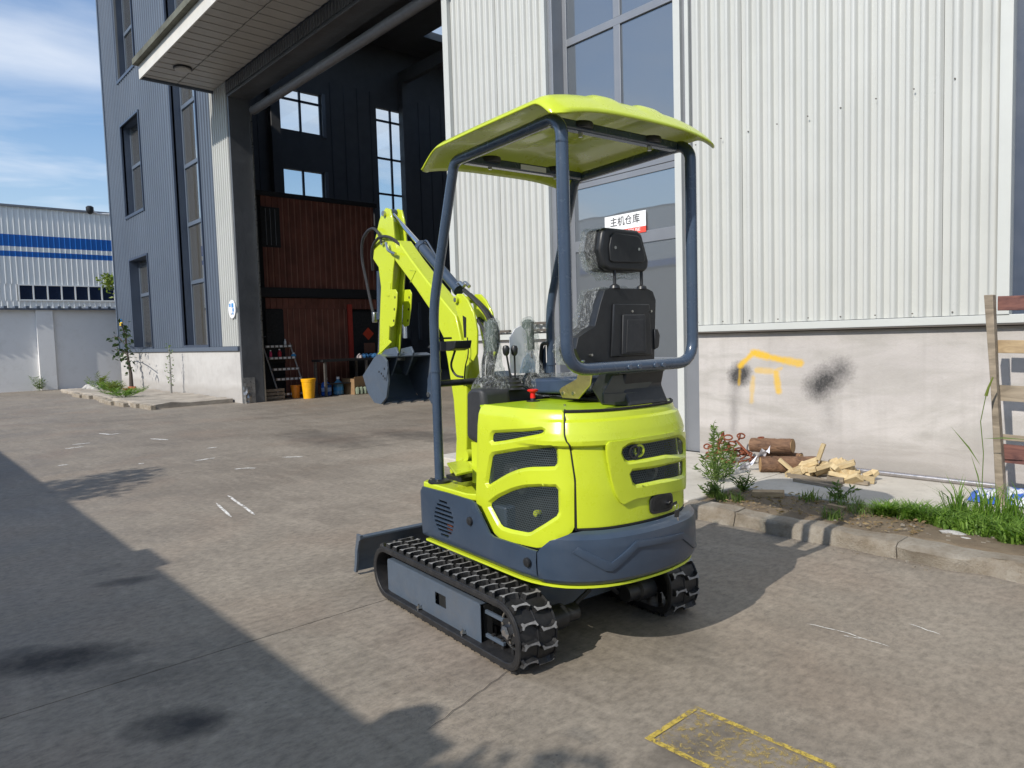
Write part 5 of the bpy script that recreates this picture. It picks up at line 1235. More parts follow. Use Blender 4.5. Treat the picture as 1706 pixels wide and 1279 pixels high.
# car body, slew ring, motors
E(MB().prism([(-.42, -.34), (.26, -.34), (.26, .36), (-.42, .36)], .13, .26, 'z').prism([(-.25, -.20), (.15, -.20), (.15, .22), (-.25, .22)], .26, .345, 'z'), 'car_body', SLATE2, smooth=False, bevel=.008)
E(MB().lathe((-.04, .01, .27), [(.22, 0), (.22, .05), (.20, .055), (.20, .088)], 32), 'slew_ring', BLACKP, ang=30)
for y, s_ in ((-.32, 1), (.34, -1)): E(MB().lathe((TX1-.145, y, .15), [(.055, 0), (.055, .09*s_), (.04, .10*s_), (.04, .17*s_), (.0, .17*s_)], 18, 'y'), 'travel_motor', BLACKP, ang=30)
E(MB().tube([(.33, -.14, .15), (.36, -.05, .22), (.25, .02, .27), (.12, .03, .28)], .012, 8).tube([(.33, .16, .15), (.36, .07, .22), (.25, .02, .29), (.12, .05, .29)], .012, 8), 'travel_hose', HOSE)
for y in (-.18, -.10): E(MB().cyl((.40, y, .34), (.40, y, .385), .016, n=10).cyl((.40, y, .30), (.40, y, .34), .024, n=12), 'grease_fitting', ZINC, ang=30)
# ---- dozer blade
m = MB(); pf = [(-.02, .0), (-.035, .05), (-.03, .11), (.0, .17), (.03, .215)]; BX = -1.16
vs = [(BX+p[0], y, .03+p[1]) for y in (-.50, .52) for p in pf]+[(BX+p[0]-.014, y, .03+p[1]) for y in (-.50, .52) for p in pf]; k = len(pf)
m.add(vs, [(i, i+1, k+i+1, k+i) for i in range(k-1)]+[(2*k+i, 3*k+i, 3*k+i+1, 2*k+i+1) for i in range(k-1)]+[(0, k, 3*k, 2*k), (k-1, 3*k-1, 4*k-1, 2*k-1)]+[(i, 2*k+i, 2*k+i+1, i+1) for i in range(k-1)]+[(k+i, k+i+1, 3*k+i+1, 3*k+i) for i in range(k-1)])
bl = E(m, 'dozer_blade', SLATE2, ang=50)
for y0_, y1_ in ((-.516, -.50), (.52, .536)): MB().prism([(BX-.060, .02), (BX-.045, .05), (BX-.035, .10), (BX-.025, .16), (BX+.0, .23), (BX+.005, .262), (BX+.055, .262), (BX+.055, .235), (BX+.035, .22), (BX+.005, .15), (BX-.005, .09), (BX-.025, .02)], y0_, y1_, 'y').build('end_plate', SLATE2, bl, False, bevel=.003)
MB().box((BX+.01, -.50, .238), (BX+.055, .52, .252)).build('top_lip', SLATE2, bl, False, bevel=.003)
for y in (-.22, .20): MB().prism([(BX-.01, .06), (BX-.01, .16), (-.45, .21), (-.45, .15)], y, y+.045, 'y').build('push_arm', SLATE2, bl, False, bevel=.004)
MB().cyl((BX, .0, .17), (-.5, .0, .25), .035, n=14).build('lift_cylinder', SLATE, bl, ang=30)

# ---- upper structure
base = [(s_, 0) for s_ in [i*.05-1.40 for i in range(57)]]
m = MB(); pl_ = [surf_plain(s_, 0, .032)[:2] for s_, _ in base]
m.prism([(p[0], p[1]) for p in pl_], .371, .381, 'z'); E(m, 'turntable_plate', LIME, ang=30, bevel=.004)
m = MB(); pl_ = [surf_plain(s_, 0, -.02)[:2] for s_, _ in base]; m.prism([(p[0], p[1]) for p in pl_], .381, .50, 'z'); E(m, 'inner_frame', DARKIN, ang=30)
# slate side covers with cooling slots (left one seen; right one mirrored)
CZ = (.40, .42, .47, .50, .55, .58, .60, .63, .66)
def cwsurf(s_, z, d=0.0):
    o = _lerp([(.38, .028), (.405, .047), (.45, .052), (.54, .052), (.575, .047), (.592, .030), (.602, .008)], z)
    return surf_plain(s_, z, o+d)
def sidesurf(s_, z, d=0.0):
    o = _lerp([(.38, .018), (.41, .040), (.66, .046), (.69, .034), (.705, .018)], z); 
    return surf_plain(s_, z, o+d)
SP = [(-1.418,0.628),(-1.395,0.653),(-1.171,0.657),(-0.963,0.656),(-0.924,0.649),(-0.870,0.589),(-0.817,0.528),(-0.784,0.519),(-0.629,0.521),(-0.512,0.514),(-0.517,0.466),(-0.515,0.414),(-0.508,0.379),(-0.610,0.389),(-0.892,0.398),(-1.179,0.404),(-1.427,0.418)]
for i in (12,): SP[i] = (SP[i][0], .386)
SP[13] = (SP[13][0], .388); SP[14] = (SP[14][0], .390); SP[15] = (SP[15][0], .392); SP[16] = (SP[16][0], .395)
slots = [[(-1.236,0.613),(-1.161,0.612),(-1.162,0.599),(-1.237,0.600)], [(-1.260,0.592),(-1.137,0.590),(-1.135,0.577),(-1.261,0.579)], [(-1.276,0.570),(-1.125,0.569),(-1.124,0.556),(-1.277,0.557)], [(-1.286,0.548),(-1.115,0.548),(-1.114,0.534),(-1.287,0.535)],
         [(-1.292,0.526),(-1.109,0.526),(-1.108,0.512),(-1.293,0.514)], [(-1.288,0.505),(-1.114,0.504),(-1.115,0.490),(-1.289,0.492)], [(-1.278,0.485),(-1.122,0.485),(-1.125,0.472),(-1.279,0.472)], [(-1.263,0.465),(-1.134,0.467),(-1.140,0.453),(-1.262,0.453)], [(-1.239,0.444),(-1.161,0.447),(-1.167,0.432),(-1.238,0.431)]]
sp_side = sheet('side_skirt', SP, slots, sidesurf, SLATE, EX, .012, .05, None, .004, (.405, .50, .60, .66, .69))
m = MB()
for (s0, z0, s1, z1) in ((-1.36, .42, -.90, .64),): 
    a, b_ = surf_plain(s0, z0, -.01), surf_plain(s1, z1, -.01); m.add([surf_plain(s0, z0, -.012), surf_plain(s1, z0, -.012), surf_plain(s1, z1, -.012), surf_plain(s0, z1, -.012)], [(0, 1, 2, 3)])
m.build('slot_backing', DARKIN, EX, False)
_ob = surf_plain(-1.19, .475, .010); E(MB().lathe(_ob, [(.026, 0), (.026, -.006), (0, -.008)], 10, 'y'), 'orange_filter', simple('orange_filter', (.55, .13, .03), .5))
mir = [(-p[0], p[1]) for p in SP][::-1]; sheet('side_skirt', mir, [], sidesurf, SLATE, EX, .012, .05, None, .004, (.405, .50, .60, .66, .69))
for px_ in [(-0.961,0.558),(-0.555,0.461)]:
    c = surf_plain(px_[0], px_[1], .048); E(MB().lathe((c[0], c[1], c[2]), [(.020, .004), (.019, -.006), (.012, -.009), (0, -.010)], 16, 'y'), 'rubber_plug', BLACKP, ang=50)
# counterweight cover with its lightning-shaped relief
CW = [(-0.507,0.381),(-0.506,0.520),(-0.443,0.557),(-0.363,0.601)]
s_l = CW[0][0]+.004
outer = [(s_l, .386), (s_l, .512), (s_l+.012, .530), (CW[2][0]-.01, .568), (CW[3][0]-.02, .596), (CW[3][0]+.03, .603), (-CW[3][0]-.03, .603), (-CW[3][0]+.02, .596), (-CW[2][0]+.01, .568), (-s_l-.012, .530), (-s_l, .512), (-s_l, .386)]
cwo = sheet('counterweight', outer, [], cwsurf, SLATE, EX, .016, .03, None, .005, (.405, .43, .45, .50, .54, .56, .575, .585, .592, .598))
Z1 = [(-0.353,0.550),(-0.238,0.478),(-0.128,0.552),(0.154,0.528),(0.340,0.412),(0.249,0.431),(0.144,0.504),(-0.123,0.524),(-0.234,0.443),(-0.258,0.448),(-0.374,0.528)]
def cwplus(s_, z, d=0.0): return cwsurf(s_, z, d+.0075)
zz_ = sheet('relief_band', Z1, [], cwplus, SLATE, cwo, .009, .03, None, .0015)
# lime engine hood and left side cover
SEAMS = [(-0.408,1.091),(-0.400,1.041),(-0.398,0.997),(-0.390,0.972),(-0.377,0.955),(-0.375,0.930)]
SEAM2 = [(-0.359,0.810),(-0.359,0.602)]
seam = SEAMS+SEAM2
topz = 1.094
side_out = [(-0.925,1.088),(-0.916,1.003),(-0.952,0.799),(-0.976,0.637),(-0.915,0.580),(-0.856,0.525),(-0.782,0.499),(-0.645,0.509),(-0.529,0.514),(-0.441,0.551)]
side_out = [(-.950, topz), (-.952, .95), (-.960, .80), (-.978, .637)]+side_out[4:]+[(seam[-1][0]-.008, .604)]+[(p[0]-.004, p[1]) for p in seam[::-1][1:-1]]+[(seam[0][0]-.004, topz)]
H1 = [(-0.840,0.972),(-0.846,0.930),(-0.741,0.949),(-0.629,0.973),(-0.512,0.997),(-0.497,1.008),(-0.510,1.014),(-0.552,1.006)]
H2 = [(-0.843,0.873),(-0.887,0.728),(-0.783,0.779),(-0.723,0.807),(-0.667,0.828),(-0.619,0.842),(-0.569,0.852),(-0.439,0.864),(-0.445,0.942),(-0.515,0.935),(-0.632,0.917)]
H3 = [(-0.875,0.642),(-0.787,0.557),(-0.716,0.557),(-0.642,0.563),(-0.588,0.567),(-0.507,0.616),(-0.434,0.664),(-0.434,0.779),(-0.513,0.775),(-0.593,0.763),(-0.648,0.748),(-0.708,0.727),(-0.804,0.685)]
zc = (.62, .75, .88, .91, .94, .952, .97, 1.0, 1.045, 1.055, 1.075, 1.085)
sc_o = sheet('side_cover', chaikin(side_out), [chaikin(H1), chaikin(H2), chaikin(H3)], surf, LIME, EX, .007, .03, (.014, .012), .003, zc)
def msurf(s_, z, d=0.0): return surf(s_, z, -.014)
for h in (H1, H2, H3): sheet('grille', offset(h, .006), [], msurf, MESHM, sc_o, 0, .04, None, 0)
hs0 = seam
rc_out = [(.44, topz), (.44, .612), (.50, .53), (.62, .515), (.80, .505), (.90, .56), (.978, .637), (.960, .80), (.950, topz)]
sheet('side_cover', rc_out, [], surf, LIME, EX, .007, .03, None, .003, zc)
hood_out = [(p[0]+.004, p[1]) for p in hs0[:-1]]+[(hs0[-1][0]+.004, .612)]
right = [(-p[0]+.05, p[1]) for p in hood_out][::-1]
hood_out = [(hood_out[0][0], topz)]+hood_out[1:]+right[:-1]+[(right[-1][0], topz)]
G1 = [(-0.157,0.922),(-0.136,0.875),(-0.032,0.874),(0.097,0.874),(0.352,0.838),(0.352,0.892),(0.220,0.936),(0.101,0.939),(-0.028,0.938),(-0.116,0.942)]
G2 = [(-0.116,0.830),(-0.097,0.771),(0.051,0.771),(0.250,0.761),(0.275,0.818),(0.124,0.827),(0.035,0.826),(-0.052,0.829)]
G1 = [(min(p[0], .315), p[1]) for p in G1]; G1[4] = (.315, .846); G1[5] = (.315, .893); G2 = [(min(p[0], .30), p[1]) for p in G2]; G2[3] = (.285, .758); G2[4] = (.292, .82)
hd = sheet('engine_hood', hood_out, [offset(G1, .02), offset(G2, .02)], surf, LIME, EX, .007, .025, None, .004, zc)
def boss(s_, z, d=0.0):
    x, y, nx, ny = _plan(s_); return (x+nx*(.013+d), y+ny*(.013+d), z)
B1 = [(-0.230,0.964),(-0.228,0.906),(-0.214,0.821),(-0.193,0.742),(-0.164,0.698),(-0.137,0.702),(-0.100,0.714),(0.047,0.712),(0.272,0.688),(0.352,0.688),(0.352,0.808),(0.296,0.940),(0.165,0.968),(-0.051,0.969),(-0.174,0.964)]
B1 = [(min(p[0], .352), p[1]) for p in B1]; B1[8:12] = [(.300, .690), (.345, .730), (.352, .82), (.335, .945)]
bs = sheet('grille_surround', chaikin(B1), [chaikin(G1), chaikin(G2)], boss, LIME, hd, .016, .03, (.013, .012), .006)
def g2(s_, z, d=0.0): return boss(s_, z, -.014)
for h in (G1, G2): sheet('grille', offset(h, .006), [], g2, MESHM, hd, 0, .03, None, 0)
# exhaust port in the upper grille
q_ = [(-0.092,0.910)][0]; c = Vector(boss(q_[0], q_[1], -.012)); dn = Vector((_plan(q_[0])[2], _plan(q_[0])[3], 0))
ex_ = MB(); u_ = Vector((0, 0, 1)); v_ = dn.cross(u_)
def ringtube(c, dn, r0, r1, d0, d1, n=24):
    m = MB(); u_ = Vector((0, 0, 1)); v_ = dn.cross(u_); vs = []
    for r_, d_ in ((r0, d0), (r0, d1), (r1, d1), (r1, d0)): vs += [c+dn*d_+(u_*math.cos(2*math.pi*i/n)+v_*math.sin(2*math.pi*i/n))*r_ for i in range(n)]
    return m.add(vs, [(k*n+i, k*n+(i+1) % n, ((k+1) % 4)*n+(i+1) % n, ((k+1) % 4)*n+i) for k in range(4) for i in range(n)])
ringtube(c, dn, .028, .021, -.02, .006).build('exhaust_port', BLACKP, hd, True, 40)
MB().cyl(c-dn*.015, c-dn*.012, .021, n=20).build('port_disc', DARKIN, hd)
ringtube(c+v_*(-.0)+Vector((0, .034, 0)), dn, .028, .019, -.016, .001).build('port_ring', LIME, hd, True, 40)
# latch with the key
LT = [(-0.007,0.704),(-0.008,0.642),(0.009,0.630),(0.113,0.626),(0.148,0.633),(0.147,0.691),(0.122,0.708),(0.082,0.716),(0.057,0.713)]
def lat(s_, z, d=0.0): return surf(s_, z, .010+d)
lo_ = sheet('door_latch', chaikin(LT), [], lat, BLACKP, hd, .014, .02, None, .004)
LT2 = offset(LT, -.012)
def lat2(s_, z, d=0.0): return surf(s_, z, .0125+d)
sheet('latch_paddle', chaikin(LT2), [], lat2, SEAM, lo_, .006, .02, None, .003)
kq = [(0.097,0.665)][0]; kc = Vector(surf(kq[0], kq[1], .022)); dn2 = Vector((_plan(kq[0])[2], _plan(kq[0])[3], 0))
MB().cyl(kc-dn2*.012, kc+dn2*.004, .009, n=14).build('lock', CHROME, lo_, True, 30)
ky = empty('key_bunch', (0, 0, 0), 0, label='small bunch of keys hanging from the lock of the engine hood', category='keys')
ky.matrix_world = EX.matrix_world.copy(); ky.location = (-2.55, 2.49, 0); ky.rotation_euler = (0, 0, R(-5))
base_k = kc; ky_pts = lambda dy_, dz_, o_=.012: tuple(base_k+Vector((.9*o_, dy_+.2*o_, dz_)))
MB().obox(ky_pts(.018, -.004), (.003, .036, .012), Matrix.Rotation(R(12), 3, 'X')).build('key_head', BLACKP, ky, False)
MB().tube([ky_pts(.034+.012*math.cos(a), -.020+.014*math.sin(a)) for a in [i*math.pi/6 for i in range(12)]], .0014, 5, closed=True).build('key_ring', ZINC, ky)
MB().obox(ky_pts(.035, -.050), (.004, .030, .032), Matrix.Rotation(R(-10), 3, 'X')).build('key_head', BLACKP, ky, False, bevel=.002); MB().obox(ky_pts(.043, -.088), (.002, .008, .045), Matrix.Rotation(R(12), 3, 'X')).build('key_blade', CHROME, ky, False)
# dark shell behind the grilles, engine bits glimpsed through the mesh
m = MB(); pl_ = [surf_plain(s_, 0, -.085)[:2] for s_, _ in base if -.98 < s_ < .98]; m.prism(pl_, .50, 1.06, 'z'); E(m, 'engine_bay', DARKIN, ang=30)
for (s_, z, r_, mt) in ((-.70, .74, .030, AIRY), (-.60, .64, .014, LIME), (-.76, .80, .02, AIRY), (.10, .80, .045, AIRY)):
    c = surf_plain(s_, z, -.075); E(MB().lathe(c, [(r_, -.02), (r_, .0), (r_*.6, .012)], 10, 'y'), 'engine_part', mt, ang=30)
# seal lines
def sealline(pts, r_=.004, off=.001):
    m = MB(); m.tube([surf(p[0], p[1], off) for p in pts], r_, 6); return m
E(sealline([(p[0], p[1]) for p in [(hs0[0][0], topz)]+hs0[1:]], .0045, -.003), 'seam_seal', SEAM)
E(MB().tube([cwsurf(hood_out[0][0]*0+s_, .606, -.012) for s_ in [CW[3][0]+.01+i*.04 for i in range(int((-2*CW[3][0])/.04))]], .006, 6), 'hood_seal', SEAM)
E(sealline([(p[0], p[1]-.004) for p in side_out[3:10]], .005, -.004), 'cover_seal', SEAM)
# deck in front of the cover, top plate
dk = [surf_plain(s_, 0, .012)[:2] for s_ in [-1.22+i*.03 for i in range(10)]]; dkr = [surf_plain(-s_, 0, .012)[:2] for s_ in [-1.22+i*.03 for i in range(10)]]
m = MB(); m.prism([(-.47, -.42), (-.44, -.452), (-.05, -.452), (.05, -.40), (.05, .40), (-.05, .452), (-.44, .452), (-.47, .42)], .640, .672, 'z'); E(m, 'deck_plate', LIME, ang=30, bevel=.006)
m = MB(); m.prism([(-.475, -.43), (.2, -.40), (.2, .40), (-.475, .43)], .382, .639, 'z'); E(m, 'front_frame', SLATE, ang=30, bevel=.01)
tp = [surf(s_, 1.09, -.012)[:2] for s_ in [-.985+i*.03 for i in range(66)]]; m = MB(); m.prism(tp, 1.078, 1.0885, 'z'); E(m, 'top_plate', simple('lime_paint_top', (.40, .58, .012), .35, 0, .05, 6), ang=30, bevel=.002)
m = MB(); m.tube([surf(s_, 1.088, .004) for s_ in [hs0[0][0]+i*.03 for i in range(int((-2*hs0[0][0]+.06)/.03))]], .007, 6); E(m, 'top_seal', SEAM)
for (x, y) in [(-0.078,-0.226),(-0.058,-0.134),(0.375,-0.185)]: E(MB().cyl((x, y, 1.0885), (x, y, 1.098), .006, n=6), 'bolt', ZINC, ang=30)
kx, kyy = [(0.070,-0.122)][0]
kb = E(MB().lathe((kx, kyy, 1.0885), [(.032, 0), (.032, .004), (.014, .006), (.012, .020), (0, .02)], 20), 'switch_base', BLACKP, ang=40)
MB().lathe((kx, kyy, 1.105), [(.013, 0), (.012, .026), (.026, .034), (.027, .040), (.020, .043), (0, .043)], 20).build('red_knob', RED, kb, ang=40)
# black cowl ahead of the cover, running across under the controls
cp_ = [(-0.144,1.139),(-0.106,1.160),(0.050,1.172),(0.039,1.046),(-0.045,0.879),(-0.158,0.911)]
m = MB(); m.prism([cp_[0], cp_[1], (.000, 1.160), (.010, 1.08), (cp_[4][0]+.03, cp_[4][1]), cp_[5]], -.37, -.20, 'y'); E(m, 'control_cowl', COWL, ang=30, bevel=.028, seg=4)
m = MB(); m.prism([(-.20, .90), (-.20, 1.12), (-.16, 1.158), (-.05, 1.150), (-.03, 1.08), (-.03, .90)], -.199, .34, 'y'); E(m, 'control_cowl', COWL, ang=30, bevel=.02, seg=3)
E(MB().box((-.30, -.40, .70), (-.16, .40, .72)), 'foot_plate', BLACKP, smooth=False)
E(MB().box((-.12, -.36, .70), (.04, .36, .90)), 'riser', LIME, smooth=False)
# swing bracket, foot pedal bracket
E(MB().prism([(-.50, .42), (-.50, .70), (-.60, .74), (-.74, .66), (-.76, .44), (-.66, .40)], -.10, -.06, 'y').prism([(-.50, .42), (-.50, .70), (-.60, .74), (-.74, .66), (-.76, .44), (-.66, .40)], .06, .10, 'y').cyl((-.62, 0, .40), (-.62, 0, .68), .045, n=18), 'swing_bracket', LIME, ang=30, bevel=.006)
pb = [(-0.313,-0.384),(-0.319,-0.271),(-0.044,-0.407),(-0.027,-0.512)]
E(MB().prism(pb, .765, .777, 'z').box((pb[0][0]+.04, pb[0][1]+.02, .70), (pb[0][0]+.055, pb[0][1]+.07, .765)).cyl((pb[0][0]+.02, pb[0][1]+.01, .735), (pb[0][0]+.02, pb[0][1]+.10, .735), .014, n=12), 'pedal_bracket', LIME, ang=30, bevel=.003)
vx = [(-0.302,-0.250)][0]
E(MB().lathe((vx[0], vx[1], .80), [(.030, -.03), (.032, .0), (.018, .02), (.010, .04)], 12, 'y'), 'swivel_fitting', LIME, ang=30)

# ---- boom
BY0, BY1 = -.07, .032
bo = [(-1.424,2.032),(-1.333,2.036),(-1.179,1.906),(-0.991,1.758),(-0.795,1.615),(-0.678,1.530),(-0.636,1.407),(-0.606,1.279),(-0.591,1.125),(-0.609,0.835),(-0.630,0.595),(-0.752,0.578),(-0.718,0.824),(-0.734,1.051),(-0.785,1.278),(-0.822,1.411),(-0.971,1.586),(-1.140,1.730),(-1.379,1.914)]
bm = E(MB().prism(bo, BY0, BY1, 'y'), 'boom', LIME, ang=30, bevel=.008, seg=3)
lgp = [(-0.659,1.627),(-0.632,1.651),(-0.580,1.647),(-0.531,1.613),(-0.473,1.541),(-0.445,1.438),(-0.455,1.315),(-0.490,1.275),(-0.554,1.307),(-0.584,1.414),(-0.599,1.477),(-0.649,1.563)]
for a, b_ in ((-.086, -.073), (.035, .048)): MB().prism(lgp, a, b_, 'y').build('boom_lug', LIME, bm, ang=30, bevel=.003)
MB().prism([(-0.579,1.529),(-0.544,1.515),(-0.550,1.406),(-0.574,1.406)], -.0872, -.0862, 'y').build('hose_slot', SEAM, bm, False)
pn = [(-0.628,1.618)][0]; MB().cyl((pn[0], -.102, pn[1]), (pn[0], .062, pn[1]), .020, n=16).build('pin', LIME, bm, ang=30); MB().cyl((pn[0], -.105, pn[1]), (pn[0], -.1021, pn[1]), .013, n=16).build('pin_face', ZINC, bm)
wp = [(-1.185,1.833),(-1.110,1.823),(-1.183,1.759),(-1.167,1.772),(-1.125,1.817),(-1.186,1.818)]
MB().tube([(p[0], -.071, p[1]) for p in wp[:3]], .003, 5).build('weld_bead', LIME, bm)
# stiffener plate on the boom belly and cable bracket
MB().prism([(-0.643,1.394),(-0.587,1.393),(-0.528,1.267),(-0.572,1.145),(-0.621,1.144),(-0.601,1.259)], -.085, -.0705, 'y').build('boom_gusset', LIME, bm, ang=30, bevel=.002)
# boom cylinder (arm ram) on top
r0, r1, r2 = [(-1.486,2.233),(-1.134,1.984),(-0.709,1.675)]
rc = MB().cyl((r1[0], -.02, r1[1]), (r2[0], -.02, r2[1]), .030, n=20).cyl((r1[0], -.02, r1[1]), (r1[0]+(r2[0]-r1[0])*.07, -.02, r1[1]+(r2[1]-r1[1])*.07), .035, n=20).cyl((r2[0]-(r2[0]-r1[0])*.05, -.02, r2[1]-(r2[1]-r1[1])*.05), (r2[0], -.02, r2[1]), .035, n=20)
ac = E(rc, 'arm_cylinder', SLATE, ang=30, bevel=.002)
MB().cyl((r0[0], -.02, r0[1]), (r1[0], -.02, r1[1]), .0145, n=16).build('piston_rod', CHROME, ac, ang=40)
MB().cyl((r0[0], -.045, r0[1]), (r0[0], .005, r0[1]), .026, n=16).build('rod_eye', SLATE, ac, ang=30)
MB().tube([(r1[0]+.04, -.02, r1[1]+.015), (r1[0]+.09, -.028, r1[1]+.02), (r2[0]-.06, -.028, r2[1]+.05), (r2[0]-.02, -.02, r2[1]+.045)], .006, 6, .03).build('oil_pipe', SLATE, ac)
for y in (-.025, .01):
    MB().cyl((r2[0]-.03, y, r2[1]+.03), (r2[0]+.02, y, r2[1]+.045), .011, n=8).cyl((r2[0]+.02, y, r2[1]+.045), (r2[0]+.06, y, r2[1]+.02), .011, n=8).build('hose_fitting', ZINC, ac, ang=30)
# lift ram below the boom (front side)
b0, b1 = [(-0.811,1.486),(-0.777,0.772)]
E(MB().cyl((b0[0]-.10, 0, b0[1]-.05), (b1[0]-.13, 0, b1[1]), .032, n=18), 'boom_cylinder', SLATE, ang=30) if False else None
# ---- arm
ar = [(-1.533,2.232),(-1.471,2.261),(-1.413,2.244),(-1.386,2.175),(-1.377,2.098),(-1.367,2.021),(-1.373,1.946),(-1.406,1.853),(-1.433,1.732),(-1.468,1.618),(-1.486,1.509),(-1.516,1.359),(-1.542,1.260),(-1.586,1.255),(-1.653,1.299),(-1.621,1.551),(-1.585,1.759),(-1.608,1.892),(-1.683,1.955),(-1.644,2.075),(-1.572,2.191)]
am = E(MB().prism(ar, -.072, -.060, 'y').prism(ar, .010, .022, 'y'), 'arm', LIME, ang=30, bevel=.003)
arb = [(-1.583,2.193),(-1.464,2.176),(-1.433,2.049),(-1.450,1.858),(-1.509,1.667),(-1.546,1.431),(-1.585,1.295),(-1.638,1.295),(-1.606,1.553),(-1.570,1.758),(-1.593,1.891),(-1.647,1.976)]
MB().prism(arb, -.0595, .0095, 'y').build('arm_box', LIME, am, ang=30, bevel=.003)
lp_ = [(-1.449,1.733),(-1.367,1.728),(-1.345,1.703),(-1.361,1.612),(-1.403,1.498),(-1.454,1.488),(-1.486,1.509),(-1.468,1.618)]
for a, b_ in ((-.080, -.073), (.023, .030)):
    lo2 = MB().prism(lp_, a, b_, 'y').build('holed_lug', LIME, am, ang=30, bevel=.003)
    for h_ in [(-1.377,1.678),(-1.392,1.602),(-1.406,1.529)]: MB().cyl((h_[0], a-.0005, h_[1]), (h_[0], b_+.0005, h_[1]), .009, n=12).build('hole', SEAM, lo2)
hk = [(-1.476,1.782),(-1.435,1.779),(-1.450,1.702),(-1.476,1.688),(-1.509,1.698),(-1.507,1.729),(-1.481,1.728)]
MB().prism(hk, -.076, -.0725, 'y').build('doubler_plate', LIME, am, ang=30, bevel=.002)
for q_ in [(-1.482,2.224),(-1.516,2.043)]: MB().cyl((q_[0], -.09, q_[1]), (q_[0], .040, q_[1]), .018, n=14).build('pin', ZINC, am, ang=30)
# curved ends joining boom and arm
kn = [(-1.754,1.976),(-1.682,2.061),(-1.547,2.096),(-1.440,2.059),(-1.395,2.000)]
# bucket ram on the front of the arm
b0, b1, b2 = [(-1.708,1.874),(-1.702,1.548),(-1.742,1.301)]
b0 = (b0[0]+.03, b0[1]); b1 = (b1[0]-.0, b1[1]); b2 = (b2[0]+.0, b2[1])
bc = E(MB().cyl((b0[0], -.025, b0[1]), (b1[0], -.025, b1[1]), .024, n=18).cyl((b1[0], -.025, b1[1]), (b1[0], -.025, b1[1]+.04), .030, n=18), 'bucket_cylinder', SLATE, ang=30)
MB().cyl((b1[0], -.025, b1[1]), (b2[0], -.025, b2[1]), .012, n=14).build('piston_rod', CHROME, bc, ang=40)
MB().box((b1[0]-.035, -.075, b1[1]-.02), (b1[0]+.0, -.045, b1[1]+.05)).build('hose_fitting', ZINC, bc, ang=30, bevel=.006)
# hydraulic hoses
def hose(nm, pts, y, r_=.0095, mt=None, yy=None):
    P = [(p[0], (yy[i] if yy else y), p[1]) for i, p in enumerate(pts)]; return E(MB().tube(P, r_, 8, .09), nm, mt or HOSE)
h1 = [(-1.510,2.043),(-1.530,2.108),(-1.596,2.148),(-1.685,2.144),(-1.783,2.092),(-1.822,1.974),(-1.801,1.808),(-1.761,1.641),(-1.733,1.537)]
hose('hydraulic_hose', h1, 0, .010, None, [-.09, -.10, -.10, -.10, -.10, -.09, -.07, -.06, -.05])
h2 = [(-1.249,1.933),(-1.307,2.003),(-1.398,2.067),(-1.515,2.082),(-1.622,2.053),(-1.708,2.003),(-1.737,1.884)]
hose('hydraulic_hose', h2, 0, .010, None, [-.05, -.06, -.09, -.10, -.09, -.07, -.05])
ft_ = [(-1.432,2.031),(-1.411,1.983),(-1.363,1.962),(-1.308,1.945)]; E(MB().tube([(p[0], -.10, p[1]) for p in ft_], .010, 8, .02), 'elbow_fitting', ZINC)
h3 = [(-0.658,1.675),(-0.558,1.618),(-0.485,1.558),(-0.437,1.491),(-0.436,1.409),(-0.513,1.277),(-0.550,1.142)]
hose('hydraulic_hose', h3, 0, .013, None, [-.02, -.02, -.01, 0, .02, .03, .05]); hose('hydraulic_hose', [(a, b_-.025) for a, b_ in h3], 0, .012, None, [.02, .02, .03, .04, .05, .06, .07])
h4 = [(-0.476,1.502),(-0.421,1.449),(-0.392,1.362),(-0.431,1.281),(-0.438,1.151)]; hose('hydraulic_hose', h4, -.06, .009); hose('hydraulic_hose', [(-0.594,1.513),(-0.519,1.477),(-0.476,1.410),(-0.476,1.310)], .03, .009)
h5 = [(-0.511,1.406),(-0.504,1.314),(-0.544,1.248),(-0.562,1.148)]; hose('lamp_cable', h5, -.105, .0035)
# ---- bucket
bk_ = [(-1.680,1.172),(-1.613,1.061),(-1.520,0.998),(-1.425,0.994),(-1.346,1.041),(-1.312,1.149),(-1.325,1.274),(-1.364,1.301),(-1.430,1.316),(-1.492,1.298)]
sh = [bk_[7], bk_[8], bk_[9], bk_[0], ((bk_[0][0]+bk_[1][0])/2-.012, (bk_[0][1]+bk_[1][1])/2-.004), bk_[1], ((bk_[1][0]+bk_[2][0])/2-.004, (bk_[1][1]+bk_[2][1])/2-.012), bk_[2], bk_[3]]; m = MB(); k = len(sh); cc = (sum(p[0] for p in bk_)/10, sum(p[1] for p in bk_)/10); inn_ = [(cc[0]+(p[0]-cc[0])*.94, cc[1]+(p[1]-cc[1])*.94) for p in sh]
m.add([(p[0], y, p[1]) for y in (-.172, .158) for p in sh]+[(p[0], y, p[1]) for y in (-.172, .158) for p in inn_], [(i, i+1, k+i+1, k+i) for i in range(k-1)]+[(2*k+i, 3*k+i, 3*k+i+1, 2*k+i+1) for i in range(k-1)]+[(0, k, 3*k, 2*k), (k-1, 3*k-1, 4*k-1, 2*k-1)])
bkt = E(m, 'bucket', SLATE2, ang=50)
for a, b_ in ((-.186, -.1722), (.1582, .172)): MB().prism(bk_, a, b_, 'y').build('side_plate', SLATE2, bkt, ang=30, bevel=.002)
sh = [sh[-1]]
for i in range(4): y = -.16+i*.10; MB().prism([(sh[0][0]+.06, sh[0][1]+.014), (sh[0][0]-.02, sh[0][1]+.010), (sh[0][0]-.02, sh[0][1]-.010)], y, y+.035, 'y').build('tooth', SLATE2, bkt, False, bevel=.002)
